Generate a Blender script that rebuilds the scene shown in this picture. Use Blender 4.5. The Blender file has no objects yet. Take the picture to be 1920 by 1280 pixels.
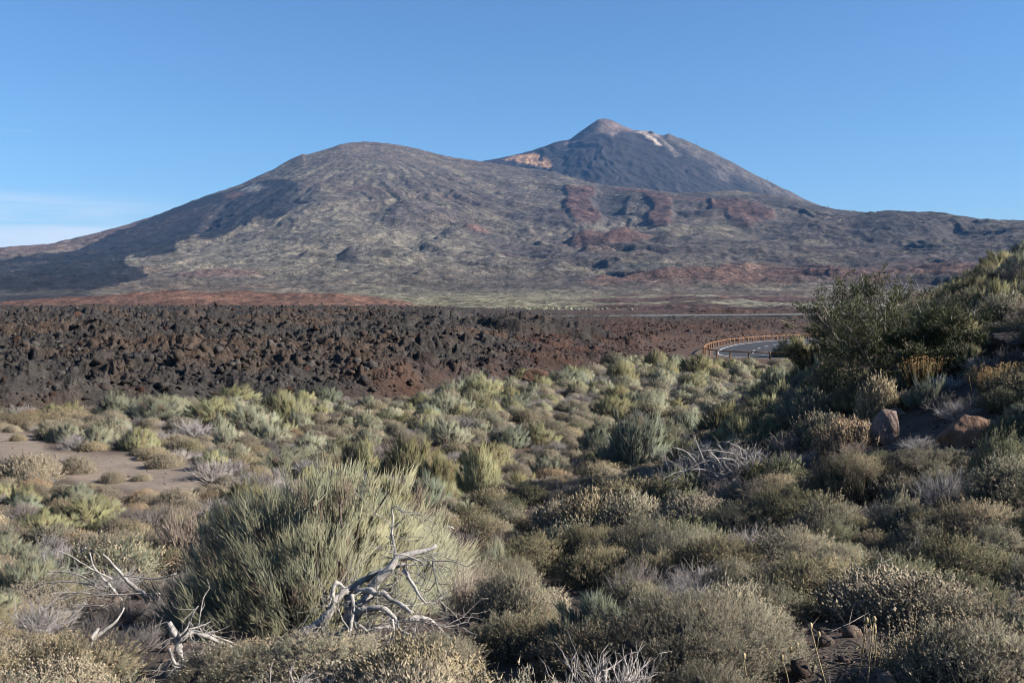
import bpy, math, random, time
import numpy as np
T00 = time.time()
S = bpy.context.scene
COL = S.collection
R = math.radians

# ------------------------------------------------------------------ camera, sky, sun, exposure
F = 1884.0                       # focal length in photo pixels (1920 wide)
PITCH = math.atan(70 / F)        # horizon sits 70 px above the middle of the photo
SUN_EL, SUN_AZ = 31.0, 99.0      # azimuth clockwise from the view direction (+Y)
cam_d = bpy.data.cameras.new('camera')
cam_d.sensor_width = 36.0
cam_d.lens = 36.0 * F / 1920.0
cam_d.clip_start, cam_d.clip_end = 0.1, 60000.0
cam = bpy.data.objects.new('camera', cam_d)
COL.objects.link(cam)
cam.location = (0, 0, 0)
cam.rotation_euler = (math.pi / 2 - PITCH, 0, 0)
S.camera = cam

W = bpy.data.worlds.new('World')
S.world = W
W.use_nodes = True
wt = W.node_tree
wn, wl = wt.nodes, wt.links
bg = wn['Background']
sky = wn.new('ShaderNodeTexSky')
sky.sky_type = 'NISHITA'
sky.sun_disc = False
sky.sun_elevation = R(SUN_EL)
sky.sun_rotation = R(SUN_AZ)
sky.altitude = 2100
sky.air_density = 1.6
sky.dust_density = 0.5
sky.ozone_density = 10.0
bg.inputs['Strength'].default_value = 0.05
# thin cirrus low over the horizon, on the left half of the sky
tc = wn.new('ShaderNodeTexCoord')
sep = wn.new('ShaderNodeSeparateXYZ'); wl.new(tc.outputs['Generated'], sep.inputs[0])
mp = wn.new('ShaderNodeMapping'); mp.inputs['Scale'].default_value = (2.2, 2.2, 26.0)
wl.new(tc.outputs['Generated'], mp.inputs['Vector'])
nz = wn.new('ShaderNodeTexNoise'); nz.inputs['Scale'].default_value = 1.6
nz.inputs['Detail'].default_value = 6.0; nz.inputs['Roughness'].default_value = 0.52
nz.inputs['Distortion'].default_value = 0.6
wl.new(mp.outputs[0], nz.inputs['Vector'])
def wramp(src, lo, hi, smooth=True):
    m = wn.new('ShaderNodeMapRange')
    m.interpolation_type = 'SMOOTHSTEP' if smooth else 'LINEAR'
    m.inputs['From Min'].default_value = lo; m.inputs['From Max'].default_value = hi
    wl.new(src, m.inputs['Value'])
    return m.outputs[0]
def wmul(a, b):
    m = wn.new('ShaderNodeMath'); m.operation = 'MULTIPLY'
    wl.new(a, m.inputs[0])
    if isinstance(b, float): m.inputs[1].default_value = b
    else: wl.new(b, m.inputs[1])
    return m.outputs[0]
c_n = wramp(nz.outputs['Fac'], 0.33, 0.60)
c_top = wramp(sep.outputs['Z'], 0.108, 0.078)
c_left = wramp(sep.outputs['X'], -0.27, -0.42)
cl = wmul(wmul(wmul(c_n, c_top), c_left), 0.95)
mp2 = wn.new('ShaderNodeMapping'); mp2.inputs['Scale'].default_value = (5.0, 5.0, 60.0)
mp2.inputs['Location'].default_value = (3.1, 1.7, 0.4)
wl.new(tc.outputs['Generated'], mp2.inputs['Vector'])
nz2 = wn.new('ShaderNodeTexNoise'); nz2.inputs['Scale'].default_value = 1.0; nz2.inputs['Detail'].default_value = 5.0
wl.new(mp2.outputs[0], nz2.inputs['Vector'])
wisp = wmul(wmul(wramp(nz2.outputs['Fac'], 0.60, 0.82), wramp(sep.outputs['Z'], 0.20, 0.12)), 0.30)
wisp = wmul(wisp, wramp(sep.outputs['X'], -0.16, -0.36))
cs = wn.new('ShaderNodeMath'); cs.operation = 'ADD'; cs.use_clamp = True
wl.new(cl, cs.inputs[0]); wl.new(wisp, cs.inputs[1])
cm = wn.new('ShaderNodeMix'); cm.data_type = 'RGBA'
wl.new(cs.outputs[0], cm.inputs['Factor'])
wl.new(sky.outputs[0], cm.inputs['A'])
cm.inputs['B'].default_value = (5.3, 5.9, 6.4, 1)
wl.new(cm.outputs['Result'], bg.inputs['Color'])

sun_d = bpy.data.lights.new('sun', 'SUN')
sun_d.energy = 5.0
sun_d.angle = R(0.53)
sun_d.color = (1.0, 0.95, 0.875)
sun = bpy.data.objects.new('sun', sun_d)
COL.objects.link(sun)
el, az = R(SUN_EL), R(SUN_AZ)
from mathutils import Vector
to_sun = Vector((math.cos(el) * math.sin(az), math.cos(el) * math.cos(az), math.sin(el)))
sun.rotation_euler = to_sun.to_track_quat('Z', 'Y').to_euler()
sun.location = to_sun * 50

S.view_settings.view_transform = 'Standard'
S.view_settings.look = 'None'
S.view_settings.gamma = 1.0
S.view_settings.use_curve_mapping = False
S.view_settings.exposure = 1.47
S.cycles.use_denoising = True
S.cycles.max_bounces = 5
S.cycles.diffuse_bounces = 2
S.cycles.filter_width = 1.0
S.cycles.glossy_bounces = 1
S.cycles.transmission_bounces = 2
S.cycles.transparent_max_bounces = 4
S.cycles.volume_bounces = 0
HAZE = 1.75e-5

# ------------------------------------------------------------------ helpers
rng = np.random.default_rng(7)
M = {}
ALB = 0.51      # overall albedo of rock, soil and plants

def ray(px, py):
    """photo pixel -> (u, t): the direction is (u, 1, t)."""
    px = np.asarray(px, float); py = np.asarray(py, float)
    cx, cy = (px - 960) / F, (640 - py) / F
    c, s = math.cos(PITCH), math.sin(PITCH)
    fy, fz = c + cy * s, -s + cy * c
    return cx / fy, fz / fy

def pix(u, t):
    c, s = math.cos(PITCH), math.sin(PITCH)
    dep = c - s * t
    return 960 + F * u / dep, 640 - F * (s + c * t) / dep

def hsh(ix, iy, seed):
    h = (ix.astype(np.int64) * 374761393 + iy.astype(np.int64) * 668265263 + seed * 1442695041) & 0xFFFFFFFF
    h = ((h ^ (h >> 13)) * 1274126177) & 0xFFFFFFFF
    h = ((h ^ (h >> 15)) * 2246822519) & 0xFFFFFFFF
    return ((h ^ (h >> 16)) & 0xFFFFFF) / float(0xFFFFFF)

def vnoise(x, y, seed=0):
    """gradient noise, about -1..1"""
    x = np.asarray(x, float); y = np.asarray(y, float)
    ix, iy = np.floor(x), np.floor(y)
    fx, fy = x - ix, y - iy
    ux, uy = fx ** 3 * (fx * (fx * 6 - 15) + 10), fy ** 3 * (fy * (fy * 6 - 15) + 10)
    def g(dx, dy):
        a = hsh(ix + dx, iy + dy, seed) * 6.2831853
        return np.cos(a) * (fx - dx) + np.sin(a) * (fy - dy)
    a = g(0, 0) * (1 - ux) + g(1, 0) * ux
    b = g(0, 1) * (1 - ux) + g(1, 1) * ux
    return 1.5 * (a * (1 - uy) + b * uy)

def fbm(x, y, octv=4, seed=0, gain=0.5, lac=2.03):
    v = 0.0; a = 1.0
    for o in range(octv):
        v = v + a * vnoise(x * lac ** o + 17.3 * o, y * lac ** o - 9.1 * o, seed + o)
        a *= gain
    return v

def ridged(x, y, octv=4, seed=0, gain=0.5, lac=2.07):
    v = 0.0; a = 1.0
    for o in range(octv):
        v = v + a * (1 - 2 * np.abs(vnoise(x * lac ** o + 7.7 * o, y * lac ** o + 3.3 * o, seed + o)))
        a *= gain
    return v

def worley(x, y, seed=0):
    ix, iy = np.floor(x), np.floor(y)
    d1 = np.full(np.shape(x), 9.0); d2 = d1.copy(); idv = np.zeros(np.shape(x))
    for dx in (-1, 0, 1):
        for dy in (-1, 0, 1):
            cx, cy = ix + dx, iy + dy
            px_ = cx + hsh(cx, cy, seed); py_ = cy + hsh(cx, cy, seed + 5)
            d = np.hypot(px_ - x, py_ - y)
            hv = hsh(cx, cy, seed + 9)
            m = d < d1
            d2 = np.where(m, d1, np.minimum(d2, d))
            idv = np.where(m, hv, idv)
            d1 = np.where(m, d, d1)
    return d1, d2, idv

def sstep(a, b, x):
    t = np.clip((x - a) / (b - a), 0, 1)
    return t * t * (3 - 2 * t)

def softplus(x, k=1.0):
    return k * np.log1p(np.exp(np.clip(x / k, -40, 40)))

def poly_mask(px, py, poly, soft=4.0):
    """soft mask of a polygon, 1 inside"""
    shp = px.shape
    px = px.ravel(); py = py.ravel()
    P = np.array(poly, float)
    out = np.zeros(px.size)
    sel = np.where((px > P[:, 0].min() - 3 * soft) & (px < P[:, 0].max() + 3 * soft) &
                   (py > P[:, 1].min() - 3 * soft) & (py < P[:, 1].max() + 3 * soft))[0]
    if sel.size == 0: return out.reshape(shp)
    x, y = px[sel], py[sel]
    ins = np.zeros(x.size, bool); dd = np.full(x.size, 1e9)
    n = len(P)
    for i in range(n):
        x0, y0 = P[i]; x1, y1 = P[(i + 1) % n]
        if y0 != y1:
            c = ((y0 > y) != (y1 > y)) & (x < (x1 - x0) * (y - y0) / (y1 - y0) + x0)
            ins ^= c
        ex, ey = x1 - x0, y1 - y0
        t = np.clip(((x - x0) * ex + (y - y0) * ey) / (ex * ex + ey * ey + 1e-9), 0, 1)
        dd = np.minimum(dd, np.hypot(x - x0 - t * ex, y - y0 - t * ey))
    sd = np.where(ins, dd, -dd)
    out[sel] = sstep(-soft, soft, sd)
    return out.reshape(shp)

def mesh_from(name, verts, faces, cols=None, mat=None, smooth=False):
    """faces: one (M,3|4) array, or a list of such arrays"""
    me = bpy.data.meshes.new(name)
    verts = np.ascontiguousarray(verts, np.float32)
    fl = faces if isinstance(faces, list) else [faces]
    fl = [np.asarray(f, np.int32) for f in fl if len(f)]
    lv = np.concatenate([f.ravel() for f in fl])
    tot = np.concatenate([np.full(len(f), f.shape[1], np.int32) for f in fl])
    st = np.concatenate([[0], np.cumsum(tot)[:-1]]).astype(np.int32)
    me.vertices.add(len(verts)); me.vertices.foreach_set('co', verts.ravel())
    me.loops.add(len(lv)); me.loops.foreach_set('vertex_index', lv)
    me.polygons.add(len(tot)); me.polygons.foreach_set('loop_start', st); me.polygons.foreach_set('loop_total', tot)
    if smooth: me.polygons.foreach_set('use_smooth', np.ones(len(tot), bool))
    if cols is not None:
        ca = me.color_attributes.new('Col', 'FLOAT_COLOR', 'POINT')
        c4 = np.ones((len(verts), 4), np.float32); c4[:, :3] = np.asarray(cols) * (.83 if mat in (M.get('leaf'), M.get('twig')) else ALB)
        ca.data.foreach_set('color', c4.ravel())
    me.update(calc_edges=True)
    if mat: me.materials.append(mat)
    return me

def link(name, data, parent=None, loc=(0, 0, 0), rotz=0.0, scale=1.0):
    o = bpy.data.objects.new(name, data)
    COL.objects.link(o)
    o.location = loc; o.rotation_euler = (0, 0, rotz)
    o.scale = (scale, scale, scale) if np.isscalar(scale) else scale
    if parent: o.parent = parent
    return o

def tag(o, label=None, cat=None, group=None, kind=None):
    if label: o['label'] = label
    if cat: o['category'] = cat
    if group: o['group'] = group
    if kind: o['kind'] = kind
    return o

def grid_faces(nr, nc, keep=None):
    i = np.arange(nr * nc).reshape(nr, nc)
    q = np.stack([i[:-1, :-1], i[:-1, 1:], i[1:, 1:], i[1:, :-1]], -1)
    if keep is not None:
        k = keep[:-1, :-1] | keep[:-1, 1:] | keep[1:, 1:] | keep[1:, :-1]
        return q[k]
    return q.reshape(-1, 4)

def grid_mesh(name, X, Y, Z, C, mat, keep=None, smooth=True):
    f = grid_faces(*X.shape, keep=keep)
    v = np.stack([X.ravel(), Y.ravel(), Z.ravel()], -1)
    c = C.reshape(-1, 3)
    used = np.unique(f)
    if used.size < len(v):
        mapp = np.full(len(v), -1, np.int64); mapp[used] = np.arange(used.size)
        v, c, f = v[used], c[used], mapp[f]
    return mesh_from(name, v, f, c, mat, smooth)

# ------------------------------------------------------------------ materials
def new_mat(name):
    m = bpy.data.materials.new(name); m.use_nodes = True
    return m, m.node_tree.nodes, m.node_tree.links, m.node_tree.nodes['Principled BSDF']

def attr_col(n):
    a = n.new('ShaderNodeAttribute'); a.attribute_name = 'Col'
    return a.outputs['Color']

def ground_mat(name, scales, amounts, bump=None, rough=0.95, lim=(.3, .7)):
    """vertex colour varied by object-space noises, with relief"""
    m, n, l, b = new_mat(name)
    b.inputs['Roughness'].default_value = rough
    b.inputs['Specular IOR Level'].default_value = 0.15
    tcn = n.new('ShaderNodeTexCoord')
    col = attr_col(n)
    hs = []
    for sc, am in zip(scales, amounts):
        t = n.new('ShaderNodeTexNoise'); t.inputs['Scale'].default_value = sc
        t.inputs['Detail'].default_value = 5.0; t.inputs['Roughness'].default_value = 0.62
        l.new(tcn.outputs['Object'], t.inputs['Vector'])
        mr = n.new('ShaderNodeMapRange')
        mr.inputs['From Min'].default_value = lim[0]; mr.inputs['From Max'].default_value = lim[1]
        mr.inputs['To Min'].default_value = 1 - am; mr.inputs['To Max'].default_value = 1 + am
        l.new(t.outputs['Fac'], mr.inputs['Value'])
        mx = n.new('ShaderNodeVectorMath'); mx.operation = 'SCALE'
        l.new(col, mx.inputs[0]); l.new(mr.outputs[0], mx.inputs['Scale'])
        col = mx.outputs[0]
        hs.append(t.outputs['Fac'])
    l.new(col, b.inputs['Base Color'])
    if bump:
        prev = None
        for h, (dist, st) in zip(hs, bump):
            bp = n.new('ShaderNodeBump'); bp.inputs['Distance'].default_value = dist
            bp.inputs['Strength'].default_value = st
            l.new(h, bp.inputs['Height'])
            if prev: l.new(prev, bp.inputs['Normal'])
            prev = bp.outputs[0]
        l.new(prev, b.inputs['Normal'])
    return m

def plant_mat(name, rough=0.75, trans=0.12, var=0.25):
    m, n, l, b = new_mat(name)
    b.inputs['Roughness'].default_value = rough
    b.inputs['Specular IOR Level'].default_value = 0.2
    oi = n.new('ShaderNodeObjectInfo')
    mx = n.new('ShaderNodeMix'); mx.data_type = 'RGBA'; mx.blend_type = 'MULTIPLY'
    mx.inputs['Factor'].default_value = 1.0
    l.new(attr_col(n), mx.inputs['A']); l.new(oi.outputs['Color'], mx.inputs['B'])
    mr = n.new('ShaderNodeMapRange'); mr.inputs['To Min'].default_value = 1 - var; mr.inputs['To Max'].default_value = 1 + var
    l.new(oi.outputs['Random'], mr.inputs['Value'])
    sc = n.new('ShaderNodeVectorMath'); sc.operation = 'SCALE'
    l.new(mx.outputs['Result'], sc.inputs[0]); l.new(mr.outputs[0], sc.inputs['Scale'])
    l.new(sc.outputs[0], b.inputs['Base Color'])
    if trans > 0:
        tr = n.new('ShaderNodeBsdfTranslucent'); l.new(sc.outputs[0], tr.inputs['Color'])
        ms = n.new('ShaderNodeMixShader'); ms.inputs['Fac'].default_value = trans
        l.new(b.outputs[0], ms.inputs[1]); l.new(tr.outputs[0], ms.inputs[2])
        l.new(ms.outputs[0], n['Material Output'].inputs['Surface'])
    return m

def solid_mat(name, col, rough=0.8, noise=None, amt=0.2, bump=0.0, spec=0.3, stretch=(1, 1, 1)):
    m, n, l, b = new_mat(name)
    b.inputs['Roughness'].default_value = rough
    b.inputs['Specular IOR Level'].default_value = spec
    b.inputs['Base Color'].default_value = (*col, 1)
    if noise:
        tcn = n.new('ShaderNodeTexCoord')
        mpn = n.new('ShaderNodeMapping'); mpn.inputs['Scale'].default_value = stretch
        l.new(tcn.outputs['Object'], mpn.inputs[0])
        t = n.new('ShaderNodeTexNoise'); t.inputs['Scale'].default_value = noise; t.inputs['Detail'].default_value = 6
        l.new(mpn.outputs[0], t.inputs['Vector'])
        mr = n.new('ShaderNodeMapRange'); mr.inputs['From Min'].default_value = .3; mr.inputs['From Max'].default_value = .7
        mr.inputs['To Min'].default_value = 1 - amt; mr.inputs['To Max'].default_value = 1 + amt
        l.new(t.outputs['Fac'], mr.inputs['Value'])
        sc = n.new('ShaderNodeVectorMath'); sc.operation = 'SCALE'; sc.inputs[0].default_value = col
        l.new(mr.outputs[0], sc.inputs['Scale']); l.new(sc.outputs[0], b.inputs['Base Color'])
        if bump:
            bp = n.new('ShaderNodeBump'); bp.inputs['Distance'].default_value = bump; bp.inputs['Strength'].default_value = 0.8
            l.new(t.outputs['Fac'], bp.inputs['Height']); l.new(bp.outputs[0], b.inputs['Normal'])
    return m

M['mountain'] = ground_mat('mountain_soil', (0.012, 0.06, 0.22), (0.2, 0.5, 0.6), [(7, .7), (5, .8), (2.0, .9)], lim=(.38, .62))
M['lava'] = ground_mat('lava_clinker', (0.35, 1.6, 6.0), (0.25, 0.35, 0.3), [(.7, .9), (.3, 1.0), (.08, .9)])
M['ground'] = ground_mat('volcanic_soil', (0.6, 4.0, 22.0), (0.14, 0.16, 0.18), [(.08, .5), (.03, .7), (.012, .9)])
M['hill'] = ground_mat('red_cinder', (0.05, 0.3, 1.2), (0.25, 0.4, 0.4), [(2.5, .8), (1.0, .9), (.4, .9)], lim=(.38, .62))
M['leaf'] = plant_mat('leaves', trans=0.10)
M['twig'] = plant_mat('twigs', rough=0.85, trans=0.0)
M['deadwood'] = ground_mat('weathered_wood', (7.0, 60.0), (0.4, 0.35), [(.02, .8), (.006, .9)], rough=0.8)
M['rock'] = ground_mat('boulder_stone', (2.2, 9.0, 40.0), (0.18, 0.2, 0.14), [(.06, .8), (.03, .9), (.008, .8)], rough=0.9)
M['lava_rock'] = ground_mat('lava_stone', (2.5, 9.0), (0.3, 0.3), [(.12, .8), (.05, .9)], rough=0.9)
M['asphalt'] = solid_mat('asphalt', (.036, .037, .041), .9, 8.0, .12, .004, spec=.1)
M['paint'] = solid_mat('road_paint', (.42, .42, .41), .7, 3.0, .12)
M['rail_wood'] = solid_mat('orange_wood', (.16, .078, .034), .75, 3.0, .25, .004, stretch=(1, 1, 6))
M['barrier'] = solid_mat('pale_concrete', (.125, .125, .125), .8, .7, .15)
M['metal'] = solid_mat('dark_steel', (.06, .065, .07), .6, .2, .1)
M['build'] = solid_mat('dark_stone', (.05, .048, .048), .85, .2, .2)
# ------------------------------------------------------------------ near ground
def hill_foot(y):
    return np.interp(y, [0, 12, 25, 50, 80], [1.2, .3, 2.9, 12.0, 24.0])

def near_z(x, y):
    x = np.asarray(x, float); y = np.asarray(y, float)
    base = np.interp(y, [-30, -6, 0, 4, 7, 13, 20, 28, 60, 400],
                     [-.9, -1.5, -1.7, -1.95, -2.6, -4.15, -4.85, -5.15, -5.35, -5.45])
    sl = np.interp(y, [-10, 0, 8, 15, 25, 34, 60], [.02, .04, .12, .42, .55, .62, .60])
    h = sl * softplus(x - hill_foot(y), 1.3)
    h = 13 * np.tanh(h / 13) * (1 - sstep(46, 76, y))
    rough = .10 * fbm(x * .55, y * .55, 3, 3) + .22 * fbm(x * .14, y * .14, 2, 9)
    # the sandy clearing and the road bed are smooth
    sm = np.clip(np.hypot((x + 13.5) / 9, (y - 31) / 7), 0, 1)
    rough = rough * np.interp(sm, [0, .7, 1], [.25, .5, 1]) * (1 - sstep(60, 85, y))
    return base + h + rough

YB_X = [-90, -40, -24, -9, 1.5, 12.5, 17, 24, 34, 60, 90]
YB_Y = [44, 46, 48, 56, 73, 98, 128, 152, 172, 200, 210]
def lava_s(x, y):
    return y - np.interp(x, YB_X, YB_Y) - 3.0 * fbm(np.asarray(x) * .09, np.asarray(y) * .09, 3, 21)

LOBE = [(875, 622), (905, 613), (985, 612), (1050, 616), (1092, 634), (1085, 655), (1030, 656), (980, 650), (930, 648), (905, 640)]
def lava_base(x, y):
    x = np.asarray(x, float); y = np.asarray(y, float)
    u = x / np.maximum(y, 1)
    s = lava_s(x, y)
    A = np.interp(u, [-.5, -.12, -.02, .06, .2, .5], [2.3, 2.3, 1.7, .5, .3, .3])
    L = np.interp(u, [-.5, -.1, .05, .5], [42, 46, 70, 60])
    z = -5.35 + A * (1 - np.exp(-np.maximum(s, 0) / (L * .52)))
    # beyond the first rise the flow keeps nearly level
    z = z + np.interp(u, [-.5, 0, .1, .5], [-.2, -.4, .0, 0]) * sstep(150, 420, y)
    # front wall of blocks
    z = z + .35 * sstep(0, 5, s) * np.interp(u, [-.5, -.1, .0, .08], [1, 1, .5, .15]) - .9 * sstep(-1, -8, s)
    # a dark lobe standing proud, with a steep shaded face
    lx, ly = (x - 2.5) / 9.5, (y - 134) / 11
    rr = np.hypot(lx, ly) + .22 * fbm(x * .18, y * .18, 3, 77)
    z = z + 1.7 * sstep(1.1, .7, rr)
    # embankment of the far road (level berm)
    yr = far_road_y(x)
    z = z + 1.1 * np.exp(-((y - yr) / 6.5) ** 2) * sstep(6, 16, x)
    # the ground around the near bend stays low
    z = np.where(s < 0, np.minimum(z, -5.45), z)
    return z

def far_road_y(x):
    return 330 + .10 * (np.asarray(x, float) - 20)

def lava_rough(x, y):
    s = lava_s(x, y)
    k = sstep(-1, 6, s)
    yr = far_road_y(x)
    k = k * (1 - .93 * np.exp(-((y - yr) / 5.5) ** 4) * sstep(4, 12, x))
    qx = x + 6 * fbm(x * .03, y * .03, 2, 33)
    big = .75 * ridged(qx * .034, y * .05, 3, 31) + .75 * fbm(qx * .09, y * .12, 3, 35)
    wx, wy = x + .6 * fbm(x * .5, y * .5, 2, 37), y + .6 * fbm(x * .5 + 9, y * .5, 2, 38)
    d1, d2, idv = worley(wx * .85, wy * .85, 41)
    blocks = (idv ** 2.5 - .25) * .72 * sstep(.0, .32, d2 - d1)
    e1, e2, idw = worley(wx * 2.6, wy * 2.6, 43)
    small = (idw - .4) * .34 * sstep(.0, .3, e2 - e1) + .08 * vnoise(x * 5.1, y * 5.1, 47)
    uu = x / np.maximum(y, 1)
    big = big * np.interp(uu, [-.1, .06], [1, .55]) * np.interp(y, [90, 180], [1, 1.9])
    return k * (big * .8 + blocks * np.interp(uu, [-.05, .1], [1, .6]) + small)

def surf_z(x, y):
    x = np.asarray(x, float); y = np.asarray(y, float)
    return np.maximum(near_z(x, y), np.where(lava_s(x, y) > 0, lava_base(x, y) + lava_rough(x, y), -99))

_YS = np.concatenate([np.arange(3, 60, .05), np.arange(60, 420, .4)])
def hit(px, py):
    """ground point seen at a photo pixel"""
    u, t = ray(px, py)
    g = near_z(u * _YS, _YS)
    k = np.argmax(g > t * _YS)
    y = _YS[k] if g[k] > t * _YS[k] else 60.0
    return np.array([u * y, y, float(near_z(u * y, y))])

def at(px, py, y):
    u, t = ray(px, py)
    return np.array([float(u) * y, y, float(t) * y])

# colours (linear albedo)
SAND = np.array([.305, .24, .188]); SOIL = np.array([.125, .088, .066]); LITTER = np.array([.11, .09, .072])  # litter tone is darkened to carry the shade in gaps between shrubs
SANDPOLY = [(-60, 806), (60, 812), (90, 842), (170, 846), (250, 852), (330, 862), (380, 878), (372, 925), (250, 918), (150, 905), (60, 872), (-60, 850)]

ys = np.concatenate([np.geomspace(1.2, 45, 260), np.geomspace(45.3, 215, 130)])
ys = np.concatenate([np.linspace(-25, 1.1, 14), ys])
us = np.linspace(-1, 1, 350)
half = 8 + np.abs(ys) * .72
X = us[None, :] * half[:, None]; Y = np.repeat(ys[:, None], 350, 1)
Z = near_z(X, Y)
px, py = pix(X / np.maximum(Y, .5), Z / np.maximum(Y, .5))
wob = 14 * fbm(X * .35, Y * .35, 3, 61)
sand = poly_mask(px + wob, py + wob * .35, SANDPOLY, 9) * (Y > 10)
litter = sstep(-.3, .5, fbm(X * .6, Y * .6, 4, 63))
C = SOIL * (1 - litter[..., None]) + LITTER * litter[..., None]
C = C * (1 - sand[..., None]) + SAND * sand[..., None]
C = C * (1 + .12 * fbm(X * .25, Y * .25, 3, 65))[..., None]
red = sstep(60, 80, Y)[..., None]
C = C * (1 - red) + np.array([.115, .07, .05]) * red
lz = lava_base(X, Y)
sv = lava_s(X, Y)
Z = np.where(sv > 5, Z - 1.6, Z)
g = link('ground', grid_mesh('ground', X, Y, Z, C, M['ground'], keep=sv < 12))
tag(g, kind='structure')

# ------------------------------------------------------------------ lava field
yl = np.concatenate([np.geomspace(44, 130, 300), np.geomspace(130.7, 700, 110)])
ul = np.concatenate([np.linspace(-.85, -.56, 24)[:-1], np.linspace(-.56, .56, 800), np.linspace(.56, .85, 24)[1:]])
X = ul[None, :] * yl[:, None]; Y = np.repeat(yl[:, None], ul.size, 1)
zb = lava_base(X, Y)
s = lava_s(X, Y)
Z = zb + lava_rough(X, Y)
Z = np.where(s < 0, Z - .8 * np.minimum(-s, 2), Z)
Z = Z - 9 * sstep(640, 700, Y)
U = X / Y
px, py = pix(U, zb / Y)
n1 = fbm(X * .05, Y * .05, 4, 51); n2 = fbm(X * .3, Y * .3, 3, 55)
DARK = np.array([.058, .050, .045]); BROWN = np.array([.098, .066, .047]); RED = np.array([.088, .046, .032])
GREYL = np.array([.105, .092, .080])
fr = (sstep(-.15, .5, n1 + .35 * n2) * .8)[..., None]
C = DARK * (1 - fr) + BROWN * fr
pal = (sstep(.35, .8, n2 - .3 * n1) * .6)[..., None]
C = C * (1 - pal) + GREYL * pal
rz = sstep(-.02, .05, U + .05 * n1) * sstep(40, 60, Y) * (1 - sstep(235, 290, Y + 30 * n1))
front = (1 - sstep(3, 14, s + 5 * n2)) * sstep(-.2, -.12, U + .03 * n1)
rz = np.clip(rz + front * .8, 0, 1) * np.clip(.62 + .5 * n2 + .3 * n1, .15, 1)
lx, ly = (X - 2.5) / 9.5, (Y - 134) / 11
lob = sstep(1.15, .95, np.hypot(lx, ly) + .22 * fbm(X * .18, Y * .18, 3, 77))
rz = rz * (1 - lob)
C = C * (1 - rz[..., None]) + RED * rz[..., None]
C = C * (1 - .55 * lob[..., None]) + DARK * .7 * .55 * lob[..., None]
far = (sstep(380, 440, Y + 40 * n1) * sstep(.0, .1, U))[..., None]
C = C * (1 - far) + np.array([.085, .052, .042]) * far
lf = link('lava_field', grid_mesh('lava_field', X, Y, Z, C, M['lava'], keep=s > -6, smooth=False))
tag(lf, kind='structure')

# ------------------------------------------------------------------ plain, Pico-like shield and the high cone
def px2ut(pts):
    P = np.array(pts, float)
    u, t = ray(P[:, 0], P[:, 1])
    return u, t

FRONT = [(-700, 520), (-300, 478), (0, 464), (95, 458), (115, 453), (180, 438), (230, 424), (300, 402), (350, 381), (400, 363), (450, 347), (510, 319), (555, 294),
         (569, 289), (574, 291), (600, 284), (640, 271), (665, 267), (690, 266), (715, 268), (740, 271), (780, 279), (840, 294), (870, 299), (905, 304),
         (970, 314), (1037, 322), (1081, 336), (1136, 349), (1213, 356), (1269, 363), (1330, 361), (1379, 358), (1456, 367), (1506, 378), (1556, 391),
         (1594, 396), (1633, 400), (1705, 398), (1771, 402), (1843, 411), (1920, 415), (2150, 432), (2700, 470)]
fu, ft = px2ut(FRONT)
RU = np.array(px2ut([(-700, 500), (0, 460), (690, 300), (1000, 300), (1250, 300), (1600, 400), (1920, 400), (2700, 400)])[0])
RD = np.array([4300, 4900, 6000, 5800, 5000, 4600, 3800, 3400.])
def plain_z(y):
    return np.interp(y, [400, 600, 1000, 1500, 2200], [-5.0, -4.4, 2.0, 12, 24])
D0 = 1500.0

def front_base(U, Y):
    Rr = np.interp(U, RU, RD); Ts = np.interp(U, fu, ft)
    t = (Y - D0) / (Rr - D0)
    Tsm = sum(np.interp(U + q * .006, fu, ft) for q in range(-6, 7)) / 13
    kk = sstep(.86, 1.0, t)
    Ts = Ts * kk + Tsm * (1 - kk)
    T0 = 12 / D0
    gg = np.where(t > 0, np.clip(t, 0, 1) ** 1.12, 0)
    z = (T0 + (Ts - T0) * gg) * Y
    z = np.where(t <= 0, plain_z(Y), z)
    top = Ts * Rr
    zb = top - (Y - Rr) * .42
    return np.where(t > 1, np.maximum(zb, -60), z), t, Ts

um = np.concatenate([np.linspace(-1.0, -.56, 50)[:-1], np.linspace(-.56, .56, 780), np.linspace(.56, 1.0, 50)[1:]])
tm = np.concatenate([np.linspace(0, 1, 270) ** .9, np.array([1.004, 1.012, 1.03, 1.06, 1.1, 1.2, 1.4])])
yn = np.concatenate([np.geomspace(480, 1480, 80)])
Rr = np.interp(um, RU, RD)
Y = np.concatenate([np.repeat(yn[:, None], um.size, 1), D0 + tm[:, None] * (Rr - D0)[None, :]], 0)
X = um[None, :] * Y
U = X / Y
Zb, t, Ts = front_base(U, Y)
px, py = pix(U, Zb / Y)
# relief: gullies running down from the summit, hummocks, flow lobes
SX, SY = ray(700, 267)[0] * 6000, 6000.
rad = np.hypot(X - SX, Y - SY); ang = np.arctan2(X - SX, SY - Y)
w1 = fbm(X / 700, Y / 700, 3, 101)
gul = ridged(ang * 9 + .8 * w1, rad / 1900 + .3 * w1, 4, 103)
hum = fbm(X / 260 + .5 * w1, Y / 260, 5, 107, gain=.55)
fine = ridged(X / 60, Y / 90, 3, 109)
amp = sstep(-.05, .12, t) * (1 - .93 * sstep(.86, 1.0, t)) * (1 - sstep(1, 1.05, t))
rght = sstep(950, 1250, px)
Z = Zb + amp * (16 * gul * sstep(300, 1500, rad) + (6 + 10 * rght) * hum + 3.0 * fine)
# skyline keeps small crags
Z = Z + 2.0 * fine * sstep(.9, 1, t) * (t < 1.01)
# plain: low swells and lava ridges towards the right
nr = fbm(X / 90, Y / 60, 4, 111)
pl = (1 - sstep(-.02, .1, t))
Z = Z + pl * (1.6 * fine + 1.4 * nr + 1.8 * sstep(.08, .2, U) * ridged(X / 160, Y / 70, 3, 113))
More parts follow.
